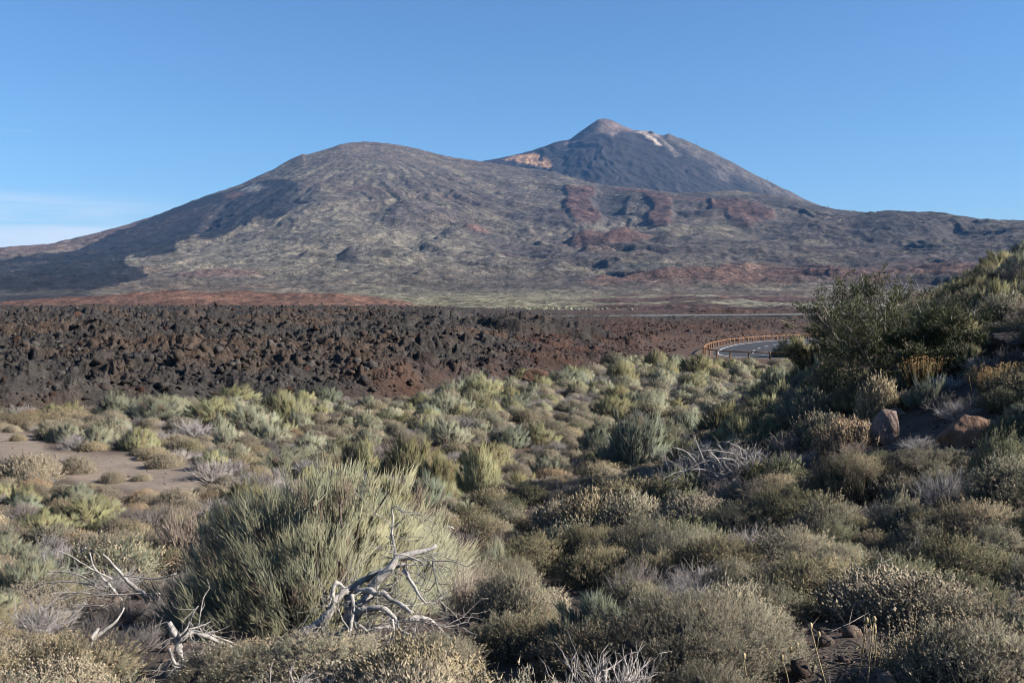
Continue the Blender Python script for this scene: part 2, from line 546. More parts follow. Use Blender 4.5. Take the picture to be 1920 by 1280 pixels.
# cinder cones
def cone(cpx, base_py, top_py, halfw, crater=.25):
    global Z
    u0, tt = ray(cpx, (base_py + top_py) / 2)
    k = np.argmin(np.abs(um - u0))
    col = Zb[:, k] / Y[:, k]
    b_u, b_t = ray(cpx, base_py - (base_py - top_py) * .45)
    j = np.argmin(np.abs(col[:360] - float(b_t)))
    d = Y[j, k]
    rw = halfw / F * d
    h = (base_py - top_py) / F * d * .40
    r_ = np.hypot(X - u0 * d, Y - d) / rw
    r_ = r_ * (1 + .13 * fbm(X / rw / .7, Y / rw / .7, 3, int(cpx)))
    hh = h * np.clip(1 - (r_ - crater) / (1 - crater), 0, 1.0) - h * .35 * sstep(crater, 0, r_)
    Z += np.where(r_ < 1, np.maximum(hh, 0), 0)
    return sstep(1.08, .8, r_)
cn1 = cone(1135, 488, 432, 90, .42)
cn2 = cone(938, 494, 472, 52, .15)
cn3 = cone(893, 452, 428, 30, .2)
cn4 = cone(395, 545, 512, 105, .5)
cn5 = cone(1120, 500, 470, 45, .3) * .6
# scarps
for (cpx, cpy, ww, hh) in ((800, 410, 120, 16), (720, 500, 90, 14), (1600, 450, 160, 22), (1300, 450, 120, 18), (1700, 430, 140, 20)):
    q = np.hypot((px - cpx) / ww, (py - cpy) / (hh * 1.3)) + .25 * hum
    Z += 26 * sstep(1, .55, q) * (t < 1)

LOBES = [[(1060, 360), (1110, 352), (1122, 362), (1108, 385), (1110, 400), (1135, 418), (1118, 430), (1080, 430), (1066, 410), (1055, 392), (1068, 378)],
         [(1135, 355), (1215, 360), (1265, 378), (1330, 380), (1335, 392), (1260, 388), (1262, 420), (1255, 440), (1225, 440), (1205, 425), (1225, 400), (1205, 370)],
         [(1330, 385), (1400, 388), (1450, 404), (1452, 416), (1400, 432), (1370, 425), (1360, 408), (1330, 400)]]
for lb_ in LOBES: Z += 13 * poly_mask(px + 4 * hum, py + 2 * hum, lb_, 5)
Z -= 18 * poly_mask(px, py, [(1120, 372), (1150, 366), (1176, 376), (1172, 395), (1150, 412), (1130, 412), (1118, 398)], 9)
# colours
veg = np.array([.185, .156, .112]); rock = np.array([.092, .077, .063]); brown = np.array([.125, .088, .07])
BLK = np.array([.034, .033, .036]); RDM = np.array([.105, .058, .046]); 
wpx = px + 9 * fbm(X / 160, Y / 220, 4, 121) + 3 * fine; wpy = py + 4 * fbm(X / 160 + 5, Y / 220, 4, 123)
m1 = fbm(X / 420 + w1, Y / 420, 5, 125, gain=.6); m2 = fbm(X / 48, Y / 80, 4, 127, gain=.65)
stk = fbm(ang * 24 + 1.3 * w1, rad / 1100 + .8 * w1, 4, 133, gain=.6)
a = sstep(-.5, .6, .5 * m1 + .36 * m2 - .3 * gul + .65 * stk)[..., None]
C = rock * (1 - a) + veg * a
b_ = (sstep(.1, .8, fbm(X / 500 + 3, Y / 300, 4, 129)) * .6)[..., None]
C = C * (1 - b_) + brown * b_
# dark ribs of old flows
rb = (sstep(.55, 1.1, ridged(X / 230 + .6 * w1, Y / 330 + .6 * m1, 4, 131)) * sstep(640, 1000, px + 100 * m1) * .6)[..., None]
C = C * (1 - rb) + np.array([.07, .06, .058]) * rb
# darker, rockier to the right
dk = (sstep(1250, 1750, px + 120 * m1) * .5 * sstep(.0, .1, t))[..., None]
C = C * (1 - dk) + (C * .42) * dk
top = (sstep(320, 270, py + 14 * m1) * sstep(480, 640, px) * .65)[..., None]
C = C * (1 - top) + np.array([.118, .09, .08]) * top
def paint(poly, col, soft=4, k=1.0, wa=1.0):
    global C
    m_ = (poly_mask(px + (wpx - px) * wa, py + (wpy - py) * wa, poly, soft) * k)[..., None]
    C = C * (1 - m_) + np.asarray(col) * m_ * (1 + .25 * m2[..., None])
# mossy pale apron below the black flow
paint([(560, 400), (700, 400), (900, 470), (1000, 520), (700, 545), (300, 520), (240, 505), (330, 480), (450, 450)], [.19, .168, .128], 30, .5)
# reddish far left ridge
paint([(-700, 470), (0, 462), (120, 450), (230, 424), (320, 395), (300, 420), (200, 460), (100, 485), (0, 495), (-700, 540)], [.14, .098, .082], 6, .85)
# black lava spill
BLACK = [(562, 345), (505, 337), (440, 356), (380, 373), (330, 384), (285, 407), (232, 438), (180, 466), (100, 488), (0, 497), (-700, 540), (-700, 600), (0, 580), (150, 557), (285, 541),
         (272, 525), (238, 508), (262, 492), (325, 480), (342, 462), (402, 455), (442, 440), (482, 420), (532, 411), (566, 386)]
paint(BLACK, [.016, .017, .021], 2.2, 1.0, .8)
ms_ = (poly_mask(wpx, wpy, BLACK, 4) * sstep(.15, .75, stk + .45 * m2) * .5)[..., None]
C = C * (1 - ms_) + np.array([.045, .036, .034]) * ms_
paint([(560, 345), (600, 350), (610, 395), (540, 412), (540, 380)], [.05, .048, .047], 10, .5, 2)
# brown tongues inside the black
paint([(232, 440), (285, 420), (330, 400), (420, 385), (380, 420), (300, 450), (230, 480)], [.045, .034, .032], 12, .3, 1.5)
paint([(380, 430), (410, 385), (430, 380), (420, 400), (400, 430), (390, 442)], [.06, .05, .048], 4, .8)
paint([(462, 362), (480, 345), (498, 352), (500, 358)], [.2, .19, .17], 3, .8)
paint([(420, 375), (450, 358), (462, 366), (440, 378)], [.14, .085, .07], 3, .7)
paint([(360, 455), (378, 438), (384, 445), (368, 462)], [.19, .165, .13], 3, .7)
paint([(232, 498), (250, 492), (268, 494), (272, 500), (246, 506)], [.2, .18, .145], 2, .9, .5)
# red and dark lobes to the right
paint([(1060, 360), (1110, 352), (1122, 362), (1108, 385), (1110, 400), (1135, 418), (1118, 430), (1080, 430), (1066, 410), (1055, 392), (1068, 378)], RDM, 2.5, .95, .6)
paint([(1120, 372), (1150, 366), (1176, 376), (1172, 395), (1150, 412), (1130, 412), (1118, 398)], [.045, .04, .042], 4, .9)
paint([(1135, 355), (1215, 360), (1265, 378), (1330, 380), (1335, 392), (1260, 388), (1262, 420), (1255, 440), (1225, 440), (1205, 425), (1225, 400), (1205, 370)], RDM * .9, 2.5, .9, .6)
paint([(1330, 385), (1400, 388), (1450, 404), (1452, 416), (1400, 432), (1370, 425), (1360, 408), (1330, 400)], RDM * .85, 3, .9, .6)
paint([(1270, 365), (1400, 362), (1500, 380), (1560, 392), (1520, 400), (1400, 380), (1300, 378)], [.04, .035, .036], 6, .75)
paint([(1320, 356), (1400, 356), (1420, 370), (1350, 374)], [.17, .145, .1], 6, .6)
paint([(1600, 430), (1700, 410), (1760, 440), (1700, 470), (1610, 465)], [.042, .037, .037], 14, .7, 2)
paint([(1380, 420), (1480, 440), (1560, 440), (1500, 470), (1380, 460)], [.05, .042, .042], 14, .6, 2)
for cnm, cc in ((cn1, RDM), (cn2, [.085, .058, .052]), (cn3, [.135, .078, .062]), (cn4, [.15, .1, .085]), (cn5, RDM * .95)):
    k_ = (cnm * .85)[..., None]
    C = C * (1 - k_) + np.asarray(cc) * k_
paint([(1150, 512), (1240, 498), (1255, 515), (1230, 525), (1150, 525)], [.062, .062, .052], 4, .8)
paint([(620, 505), (680, 488), (720, 495), (700, 508), (640, 515)], [.09, .08, .074], 8, .7, 2)
paint([(725, 412), (800, 398), (830, 402), (860, 420), (780, 425), (730, 424)], [.105, .086, .08], 8, .7, 2)
# foot of the mountain: bands
paint([(1100, 545), (1160, 528), (1400, 515), (1550, 512), (2100, 505), (2100, 530), (1560, 540), (1400, 548)], [.115, .066, .052], 5, .85)
paint([(1400, 500), (1560, 512), (1750, 495), (1900, 470), (2100, 460), (2100, 500), (1700, 520), (1500, 520)], [.06, .05, .05], 12, .6, 2)
# the plain in front (uses distance, it is nearly edge on)
nn = fbm(X / 120, Y / 60, 4, 141)
pf = (1 - sstep(-.05, .03, t))
gr = pf * sstep(.28, .10, np.abs(U + .02) + .05 * nn)
PG = np.array([.18, .16, .105])
C = np.where((pf > 0)[..., None], C * (1 - pf[..., None]) + np.array([.17, .155, .115]) * pf[..., None], C)
gr = gr * sstep(-.4, .3, nn + .3)
C = C * (1 - gr[..., None]) + PG * gr[..., None]
# right half of the plain: red-brown and black flows split by grassy strips
dkb = pf * sstep(.03, .10, U + .04 * nn - .00003 * (Y - 800)) * sstep(-.25, .1, np.sin(Y / 75. + 1.2 * nn + U * 5) + .35)
C = C * (1 - dkb[..., None]) + np.array([.082, .05, .043]) * dkb[..., None]
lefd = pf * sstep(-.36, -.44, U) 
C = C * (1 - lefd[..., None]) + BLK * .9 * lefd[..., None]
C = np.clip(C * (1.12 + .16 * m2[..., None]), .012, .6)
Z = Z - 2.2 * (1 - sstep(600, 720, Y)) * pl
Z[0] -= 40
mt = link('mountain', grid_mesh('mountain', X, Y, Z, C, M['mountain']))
tag(mt, kind='structure')

# ---- the high volcanic cone behind
TEIDE = [(600, 420), (800, 330), (870, 312), (905, 303), (950, 295), (1000, 282), (1040, 268), (1068, 262), (1090, 246), (1112, 230), (1121, 224), (1135, 223), (1147, 226), (1170, 237), (1190, 245),
         (1215, 246), (1230, 252), (1244, 254), (1252, 251), (1290, 266), (1340, 288), (1390, 315), (1440, 340), (1480, 360), (1520, 380), (1560, 394), (1650, 420), (1850, 470)]
tu, tt_ = px2ut(TEIDE)
RT = 8400.0
uc = np.linspace(tu[0], tu[-1], 440)
vc = np.concatenate([np.linspace(0, 1, 160), np.array([1.01, 1.03, 1.07, 1.15, 1.3, 1.6])])
Ts = np.interp(uc, tu, tt_)
Dn = 5900.
Y = np.repeat((Dn + vc * (RT - Dn))[:, None], uc.size, 1)
X = uc[None, :] * Y
U = np.repeat(uc[None, :], vc.size, 0); V = np.repeat(vc[:, None], uc.size, 1)
Tl = .055
gg = np.clip(V, 0, 1)
Tsm = sum(np.interp(uc + q * .003, tu, tt_) for q in range(-6, 7)) / 13
kk = sstep(.86, 1.0, V)
Ts2 = Ts[None, :] * kk + Tsm[None, :] * (1 - kk)
Zt = (Tl + (Ts2 - Tl) * gg ** .95) * Y
Zt = np.where(V > 1, Ts[None, :] * RT - (Y - RT) * .5, Zt)
px, py = pix(U, Zt / Y)
SX, SY = ray(1130, 224)[0] * RT, RT
rad = np.hypot(X - SX, Y - SY); ang = np.arctan2(X - SX, SY - Y + 50)
w1 = fbm(X / 500, Y / 500, 3, 201)
gul = ridged(ang * 11 + 1.5 * w1, rad / 900 + .6 * w1, 4, 203)
dr = ridged((X + .55 * Zt) / 190 + .9 * w1, Zt / 330 + .7 * w1, 5, 205, gain=.58)
hum = fbm(X / 150, Y / 150, 4, 207)
ampt = (1 - .8 * sstep(.93, 1, V)) * (1 - sstep(1, 1.05, V))
cone_s = poly_mask(px, py, [(1060, 268), (1090, 246), (1115, 226), (1150, 226), (1190, 244), (1180, 250), (1150, 256), (1130, 250), (1100, 262), (1070, 268)], 5)
Zt = Zt + ampt * (10 * gul * sstep(150, 900, rad) + 11 * dr + 7 * hum) * (1 - .85 * cone_s) + 3 * hum * (V < 1.01) * (V > .9)
wpx = px + 2.2 * fbm(X / 70, Zt / 70, 4, 221); wpy = py + 1.8 * fbm(X / 70 + 4, Zt / 70, 4, 223)
m2 = fbm(X / 60, Zt / 60, 4, 225, gain=.6)
C = np.zeros(X.shape + (3,)) + np.array([.031, .027, .026])
st = sstep(-.1, .8, 1.1 * fbm(ang * 26 + .8 * w1, rad / 600 + .5 * w1, 4, 231, gain=.6) + .35 * m2)[..., None]
C = C * (1 - .6 * st) + np.array([.062, .052, .05]) * .6 * st
def paint2(poly, col, soft=4, k=1.0):
    global C
    m_ = (poly_mask(wpx, wpy, poly, soft) * k)[..., None]
    C = C * (1 - m_) + np.asarray(col) * m_ * (1 + .22 * m2[..., None])
paint2([(1050, 276), (1068, 262), (1090, 246), (1112, 228), (1125, 220), (1150, 222), (1200, 244), (1185, 252), (1165, 246), (1150, 258), (1135, 252), (1110, 256), (1085, 266)], [.185, .135, .115], 4, .9)
paint2([(1122, 224), (1128, 226), (1136, 236), (1126, 234), (1112, 250), (1108, 246)], [.075, .062, .06], 2, .7)
paint2([(1225, 250), (1252, 246), (1300, 266), (1400, 315), (1500, 368), (1560, 392), (1510, 388), (1430, 358), (1370, 330), (1310, 300), (1270, 278)], [.112, .09, .072], 5, .9)
paint2([(1232, 252), (1245, 262), (1262, 280), (1278, 296), (1268, 297), (1250, 280), (1236, 266), (1222, 255)], [.2, .165, .14], 3, .8)
paint2([(1196, 244), (1215, 243), (1232, 252), (1240, 260), (1222, 256), (1205, 252)], [.33, .25, .205], 2, .95)
paint2([(1190, 249), (1200, 250), (1222, 258), (1234, 270), (1244, 280), (1236, 278), (1215, 264)], [.46, .37, .29], 1.6, 1.0)
paint2([(940, 302), (965, 294), (990, 289), (1010, 290), (1012, 298), (1028, 300), (1034, 308), (1036, 322), (1005, 316), (970, 308)], [.43, .25, .13], 2.5, 1)
paint2([(1072, 274), (1082, 264), (1084, 267), (1078, 278)], [.2, .16, .14], 1.5, .8)
paint2([(1056, 284), (1066, 276), (1068, 280), (1060, 288)], [.17, .14, .125], 1.5, .8)
paint2([(1330, 325), (1350, 320), (1370, 335), (1365, 345), (1345, 338)], [.16, .135, .12], 4, .6)
C = np.clip(C * (1 + .14 * m2[..., None]), .015, .6)
vo = link('volcano', grid_mesh('volcano', X, Y, Zt, C, M['mountain']))
tag(vo, kind='structure')

# ---- low red cinder ridge in front of the mountain
RED_TOP = [(-40, 574), (20, 567), (80, 561), (160, 556), (250, 550), (340, 546), (420, 547), (500, 549), (580, 548), (640, 551), (700, 556), (740, 564), (790, 574), (830, 582)]
hu, ht = px2ut(RED_TOP)
ug = np.linspace(hu[0], hu[-1], 360)
vg = np.linspace(-1, 1, 44)
dc, wd = 730.0, 95.0
Y = np.repeat((dc + vg * wd)[:, None], ug.size, 1); X = ug[None, :] * Y
Hh = np.interp(ug, hu, ht) * dc
base = -8.5
prof = np.where(vg < 0, np.clip(1 + vg, 0, 1) ** .7, np.clip(1 - vg, 0, 1) ** .8)
nz_ = fbm(X / 45, Y / 45, 4, 301); nf = ridged(X / 16, Y / 25, 3, 303)
Z = base + (Hh - base)[None, :] * prof[:, None] + (1.3 * nz_ + .7 * nf) * (prof[:, None] ** .5)
a = sstep(-.4, .6, nz_)[..., None]
C = np.array([.225, .122, .085]) * a + np.array([.175, .095, .068]) * (1 - a)
sp = (sstep(.75, 1.2, nf + .5 * fbm(X / 9, Y / 9, 2, 305)) * .6)[..., None]
C = C * (1 - sp) + np.array([.08, .05, .04]) * sp
hl = link('hill', grid_mesh('hill', X, Y, Z, C, M['hill']))
tag(hl, kind='structure')
# ------------------------------------------------------------------ roads
def ribbon(name, A, B, z0, mat, parent=None, kind=None, thick=0):
    A = np.asarray(A, float); B = np.asarray(B, float)
    n_ = len(A)
    z = np.full(n_, z0) if np.isscalar(z0) else np.asarray(z0)
    v = np.concatenate([np.c_[A, z], np.c_[B, z]])
    i = np.arange(n_ - 1)
    f = np.stack([i, i + 1, i + 1 + n_, i + n_], -1)
    o = link(name, mesh_from(name, v, f, None, mat), parent)
    # make the faces look up
    if o.data.polygons[0].normal.z < 0: o.data.flip_normals()
    if kind: tag(o, kind=kind)
    return o

def resample(P, step):
    P = np.asarray(P, float)
    # Catmull-Rom, then equal steps
    Q = [P[0]]
    for i in range(len(P) - 1):
        p0, p1, p2, p3 = P[max(i - 1, 0)], P[i], P[i + 1], P[min(i + 2, len(P) - 1)]
        for t in np.linspace(0, 1, 16)[1:]:
            Q.append(.5 * (2 * p1 + (p2 - p0) * t + (2 * p0 - 5 * p1 + 4 * p2 - p3) * t * t + (3 * p1 - p0 - 3 * p2 + p3) * t ** 3))
    Q = np.array(Q)
    L = np.concatenate([[0], np.cumsum(np.linalg.norm(np.diff(Q, axis=0), axis=1))])
    s = np.arange(0, L[-1], step)
    return np.stack([np.interp(s, L, Q[:, k]) for k in range(Q.shape[1])], -1)

def offset(P, d):
    T = np.gradient(P, axis=0); T /= np.linalg.norm(T, axis=1)[:, None]
    return P + np.c_[-T[:, 1], T[:, 0]] * d

RZ = -5.2
OUT = resample([(95, 176), (72, 167), (54, 157), (40, 146.5), (31, 134), (25.4, 121), (22.1, 109.5), (21.0, 103), (21.9, 98.6), (25.4, 96.4), (33, 95.5), (45, 95), (60, 94)], .8)
INN = offset(OUT, 8.6)
# inside of the bend: a smooth inner edge
ctr_ = offset(OUT, 4.3)
INN = resample([(98, 168), (76, 159), (59, 149), (46.5, 138.5), (38.5, 128), (32.8, 117), (30, 109), (29.2, 104.5), (30.5, 102.3), (36, 101.6), (46, 101.3), (60, 100.5)], .8)
nI = np.linspace(0, 1, len(OUT))
INN = np.stack([np.interp(nI, np.linspace(0, 1, len(INN)), INN[:, k]) for k in range(2)], -1)
CEN = (OUT + INN) / 2
def lerp(a, b, t): return a + (b - a) * t
road = ribbon('road', OUT, INN, RZ, M['asphalt'], kind='structure')
sh = ribbon('verge', offset(OUT, -2.2), lerp(INN, OUT, -.25), RZ - .03, M['ground'])
ca = sh.data.color_attributes.new('Col', 'FLOAT_COLOR', 'POINT')
ca.data.foreach_set('color', np.tile(np.array([.085, .06, .045, 1], np.float32), len(sh.data.vertices)))
tag(sh, kind='structure')
A_, B_ = offset(OUT, -2.2), offset(OUT, -3.6)
v_ = np.concatenate([np.c_[A_, np.full(len(A_), RZ - .03)], np.c_[B_, np.full(len(B_), RZ - .55)]])
i_ = np.arange(len(A_) - 1)
sl_ = link('verge', mesh_from('verge', v_, np.stack([i_, i_ + 1, i_ + 1 + len(A_), i_ + len(A_)], -1), np.repeat(np.array([[.15, .10, .075]]), len(v_), 0), M['ground']))
if sl_.data.polygons[0].normal.z < 0: sl_.data.flip_normals()
tag(sl_, kind='structure')
for t0 in (.045, .95):
    e = ribbon('edge_line', lerp(OUT, INN, t0 - .011), lerp(OUT, INN, t0 + .011), RZ + .005, M['paint'], road)
k = 0
while k + 4 < len(OUT):
    a_, b_ = lerp(OUT, INN, .5 - .009), lerp(OUT, INN, .5 + .009)
    ribbon('dash_line', a_[k:k + 4], b_[k:k + 4], RZ + .005, M['paint'], road)
    k += 8

def boxes(c, sx, sy, sz, rot):
    """vertices and faces of one box"""
    v = np.array([(x, y, z) for x in (-.5, .5) for y in (-.5, .5) for z in (0, 1)], float) * (sx, sy, sz)
    ca_, sa_ = math.cos(rot), math.sin(rot)
    v = np.stack([v[:, 0] * ca_ - v[:, 1] * sa_, v[:, 0] * sa_ + v[:, 1] * ca_, v[:, 2]], -1) + c
    f = np.array([(0, 1, 3, 2), (4, 6, 7, 5), (0, 4, 5, 1), (2, 3, 7, 6), (0, 2, 6, 4), (1, 5, 7, 3)])
    return v, f

def tube(path, rad, k=8, cap=True):
    """one tube along a polyline"""
    P = np.asarray(path, float); n_ = len(P)
    rad = np.full(n_, rad) if np.isscalar(rad) else np.asarray(rad, float)
    T = np.gradient(P, axis=0); T /= np.linalg.norm(T, axis=1)[:, None] + 1e-9
    ref = np.array([0.31, .17, .93]); N = np.cross(T, ref); N /= np.linalg.norm(N, axis=1)[:, None] + 1e-9
    B = np.cross(T, N)
    a = np.arange(k) * 2 * math.pi / k
    v = (P[:, None, :] + rad[:, None, None] * (np.cos(a)[None, :, None] * N[:, None, :] + np.sin(a)[None, :, None] * B[:, None, :])).reshape(-1, 3)
    i = np.arange(n_ - 1)[:, None] * k; j = np.arange(k)[None, :]; j2 = (j + 1) % k
    f = np.stack([i + j, i + j2, i + k + j2, i + k + j], -1).reshape(-1, 4)
    if cap:
        c0, c1 = len(v), len(v) + 1
        v = np.concatenate([v, P[:1], P[-1:]])
        jj = np.arange(k)
        t_ = np.concatenate([np.stack([np.full(k, c0), (jj + 1) % k, jj], -1), np.stack([np.full(k, c1), (n_ - 1) * k + jj, (n_ - 1) * k + (jj + 1) % k], -1)])
        return v, [f, t_]
    return v, [f]

# wooden guardrail round the outside of the bend: each post and each rail a part
gr_path = resample(offset(OUT, -1.1), .5)
gr_ = link('guardrail', None, loc=(float(gr_path[0, 0]), float(gr_path[0, 1]), RZ))
tag(gr_, 'orange-brown wooden guardrail curving round the outside of the road bend', 'guardrail')
g0 = np.array(gr_.location)
pv_, pf_ = tube([(0, 0, -.4), (0, 0, .0), (0, 0, .35), (0, 0, .70), (0, 0, .72)], [.085, .085, .085, .08, .05], 8)
post_me = mesh_from('post', pv_, pf_, None, M['rail_wood'])
pts_ = gr_path[::4]
for i in range(len(pts_)):
    link('post', post_me, gr_, (pts_[i, 0] - g0[0], pts_[i, 1] - g0[1], 0), rng.uniform(0, 6))
for i in range(len(pts_) - 1):
    d_ = pts_[i + 1] - pts_[i]
    nrm = np.array([-d_[1], d_[0]]) / np.linalg.norm(d_) * .02
    for zc, r_ in ((.60, .06),):
        a_ = np.r_[pts_[i] - g0[:2] - d_ * .02 + nrm, zc + rng.normal(0, .012)]; b_ = np.r_[pts_[i + 1] - g0[:2] + d_ * .02 + nrm, zc + rng.normal(0, .012)]
        v_, f_ = tube(np.linspace(a_, b_, 3), r_, 7)
        link('rail', mesh_from('rail', v_, f_, None, M['rail_wood']), gr_)

# far road on its berm, with a pale barrier along the near edge
fx_ = np.arange(9, 120, 1.5)
fy = far_road_y(fx_)
fz = -4.62 + .006 * (fx_ - 10)
ribbon('road', np.c_[fx_, fy - 2.6], np.c_[fx_, fy + 3.6], fz, M['asphalt'], kind='structure')
bar = link('road_barrier', None, loc=(float(fx_[0]), float(fy[0] - 2.9), float(fz[0])))
tag(bar, 'long pale roadside barrier with short posts running level across the lava field', 'barrier')
b0 = np.array(bar.location)
top_ = np.c_[fx_, fy - 2.9, fz] - b0
prof_ = np.array([(-.16, .12), (.16, .12), (.12, .86), (-.12, .86)])       # wall section: across, up
nW = len(top_)
vW = np.stack([np.stack([top_[:, 0], top_[:, 1] + a_, top_[:, 2] + b_], -1) for a_, b_ in prof_], 1).reshape(-1, 3)
iW = np.arange(nW - 1)[:, None] * 4; jW = np.arange(4)[None]
fW = np.stack([iW + jW, iW + (jW + 1) % 4, iW + 4 + (jW + 1) % 4, iW + 4 + jW], -1).reshape(-1, 4)
link('wall', mesh_from('wall', vW, [fW, np.array([(0, 3, 2, 1), (4 * nW - 4, 4 * nW - 3, 4 * nW - 2, 4 * nW - 1)])], None, M['barrier']), bar)
v_, f_ = boxes(np.array([0, 0, .85]), .13, .12, .5, 0)
post_b = mesh_from('post', v_, f_, None, M['barrier'])
for i in range(0, nW, 2): link('post', post_b, bar, tuple(top_[i] + (0, 0, 0)), .1)

# ------------------------------------------------------------------ rocks
def icosphere(sub):
    t = (1 + 5 ** .5) / 2
    v = [(-1, t, 0), (1, t, 0), (-1, -t, 0), (1, -t, 0), (0, -1, t), (0, 1, t), (0, -1, -t), (0, 1, -t), (t, 0, -1), (t, 0, 1), (-t, 0, -1), (-t, 0, 1)]
    f = [(0, 11, 5), (0, 5, 1), (0, 1, 7), (0, 7, 10), (0, 10, 11), (1, 5, 9), (5, 11, 4), (11, 10, 2), (10, 7, 6), (7, 1, 8), (3, 9, 4), (3, 4, 2), (3, 2, 6), (3, 6, 8), (3, 8, 9), (4, 9, 5), (2, 4, 11), (6, 2, 10), (8, 6, 7), (9, 8, 1)]
    v = [np.array(p) / np.linalg.norm(p) for p in v]
    for _ in range(sub):
        mid = {}; nf = []
        def m_(a, b):
            k = (min(a, b), max(a, b))
            if k not in mid:
                p = v[a] + v[b]; v.append(p / np.linalg.norm(p)); mid[k] = len(v) - 1
            return mid[k]
        for a, b, c in f:
            ab, bc, ca2 = m_(a, b), m_(b, c), m_(c, a)
            nf += [(a, ab, ca2), (b, bc, ab), (c, ca2, bc), (ab, bc, ca2)]
        f = nf
    return np.array(v), np.array(f)
ICO = {k: icosphere(k) for k in (1, 2, 3, 4)}

def rock_geo(r, sub=1, cuts=9, rough=.06, lo=.45, hi=.85):
    v = ICO[sub][0].copy()
    for _ in range(cuts):
        n_ = r.normal(size=3); n_ /= np.linalg.norm(n_)
        c_ = r.uniform(lo, hi)
        d_ = v @ n_ - c_
        v = v - np.maximum(d_, 0)[:, None] * n_
    sd_ = int(r.integers(1, 9999))
    v = v * (1 + rough * fbm(v[:, 0] * 2.2 + v[:, 2], v[:, 1] * 2.2 - v[:, 2] * 1.3, 3, sd_))[:, None]
    return v * np.array([r.uniform(.8, 1.25), r.uniform(.75, 1.2), r.uniform(.6, 1.0)])

ICO[0] = icosphere(0)
LROCK = [ICO[0][0] * rng.uniform(.35, 1.3, (12, 1)) * np.array([rng.uniform(.6, 1.9), rng.uniform(.6, 1.3), rng.uniform(.5, 1.2)]) for _ in range(40)]
LF = ICO[0][1]
LCOL = [DARK, DARK * 1.25, GREYL * .9, BROWN * .9, BROWN * .75, DARK * .8]
def lava_point():
    while True:
        u = rng.uniform(-.56, .50); y = 45 * (420 / 45) ** (rng.uniform() ** 1.25)
        x = u * y
        s_ = float(lava_s(x, y))
        if s_ < (-1.5 if y < 82 else -28): continue
        if .04 < u and (np.min(np.hypot(OUT[:, 0] - x, OUT[:, 1] - y)) < 4.5 or np.min(np.hypot(CEN[:, 0] - x, CEN[:, 1] - y)) < 8 or np.min(np.hypot(INN[:, 0] - x, INN[:, 1] - y)) < 3): continue
        if x > 5 and abs(y - far_road_y(x)) < 9: continue
        return x, y, u, s_
# the many small blocks: one mass
VV, FF, CC = [], [], []
NR = 18000
xs = [lava_point() for _ in range(NR - 3500)]
while len(xs) < NR:
    q_ = lava_point()
    if q_[2] > .03 and q_[1] > 90: xs.append(q_)
xs = np.array(xs)
zz = np.where(xs[:, 3] > 0, lava_base(xs[:, 0], xs[:, 1]) + lava_rough(xs[:, 0], xs[:, 1]), near_z(xs[:, 0], xs[:, 1]))
SF = 10 ** (.36 * fbm(xs[:, 0] * .07, xs[:, 1] * .07, 2, 57))
N1 = fbm(xs[:, 0] * .05, xs[:, 1] * .05, 4, 51); N2 = fbm(xs[:, 0] * .3, xs[:, 1] * .3, 3, 55)
FRB = sstep(-.15, .5, N1 + .35 * N2) * .8
for i in range(NR):
    x, y, u, s_ = xs[i]
    sz = (.055 + .0010 * y) * rng.lognormal(0, .6) * SF[i]
    sz = min(sz * .85, .36)
    if u > .04: sz *= .62
    v = LROCK[rng.integers(40)] * sz
    a_ = rng.uniform(0, 6.28); c_, s2 = math.cos(a_), math.sin(a_)
    v = np.stack([v[:, 0] * c_ - v[:, 1] * s2, v[:, 0] * s2 + v[:, 1] * c_, v[:, 2]], -1)
    VV.append(v + (x, y, zz[i] + sz * .15)); FF.append(LF + i * len(v))
    col = (DARK * (1 - FRB[i]) + BROWN * FRB[i]) * rng.uniform(.6, 1.35)
    if rng.uniform() < .15: col = GREYL * rng.uniform(.7, 1.15)
    inred = (u > .02 + rng.normal(0, .02)) and y < 260 and math.hypot((x - 2.5) / 9.5, (y - 134) / 11) > 1
    if inred: col = (RED if rng.uniform() < .6 else BROWN * .8) * rng.uniform(.5, 1.2)
    elif rng.uniform() < .05: col = RED * rng.uniform(.5, .8)
    CC.append(np.repeat(col[None], len(v), 0))
tag(link('lava_rubble', mesh_from('lava_rubble', np.concatenate(VV), np.concatenate(FF), np.concatenate(CC), M['lava_rock'])), kind='stuff')

# the blocks one can pick out
def zone_of(px_, py_):
    return ''
BIGV = []
for k_ in range(10):
    v = rock_geo(rng, 2, 16, .16, .28, .75)
    BIGV.append(v)
LPAL = {'dark grey': DARK * 1.1, 'black': DARK * .62, 'rusty brown': BROWN, 'pale grey': GREYL * 1.25, 'reddish brown': RED * .95}
LNAMES = list(LPAL)
LME = {}
for nm in LNAMES:
    for k_ in range(10):
        LME[nm, k_] = mesh_from('lava_block', BIGV[k_], ICO[2][1], np.repeat((LPAL[nm])[None], len(BIGV[k_]), 0), M['lava_rock'])
LANDL = []   # filled below with landmarks for the wording
# ------------------------------------------------------------------ plant builders (local space, base at the origin)
def unit(v): return v / (np.linalg.norm(v, axis=-1, keepdims=True) + 1e-9)
def frames(d):
    ref = np.where(np.abs(d[:, 2:3]) < .9, np.array([[0, 0, 1.]]), np.array([[1., 0, 0]]))
    n_ = unit(np.cross(d, ref)); return n_, np.cross(d, n_)

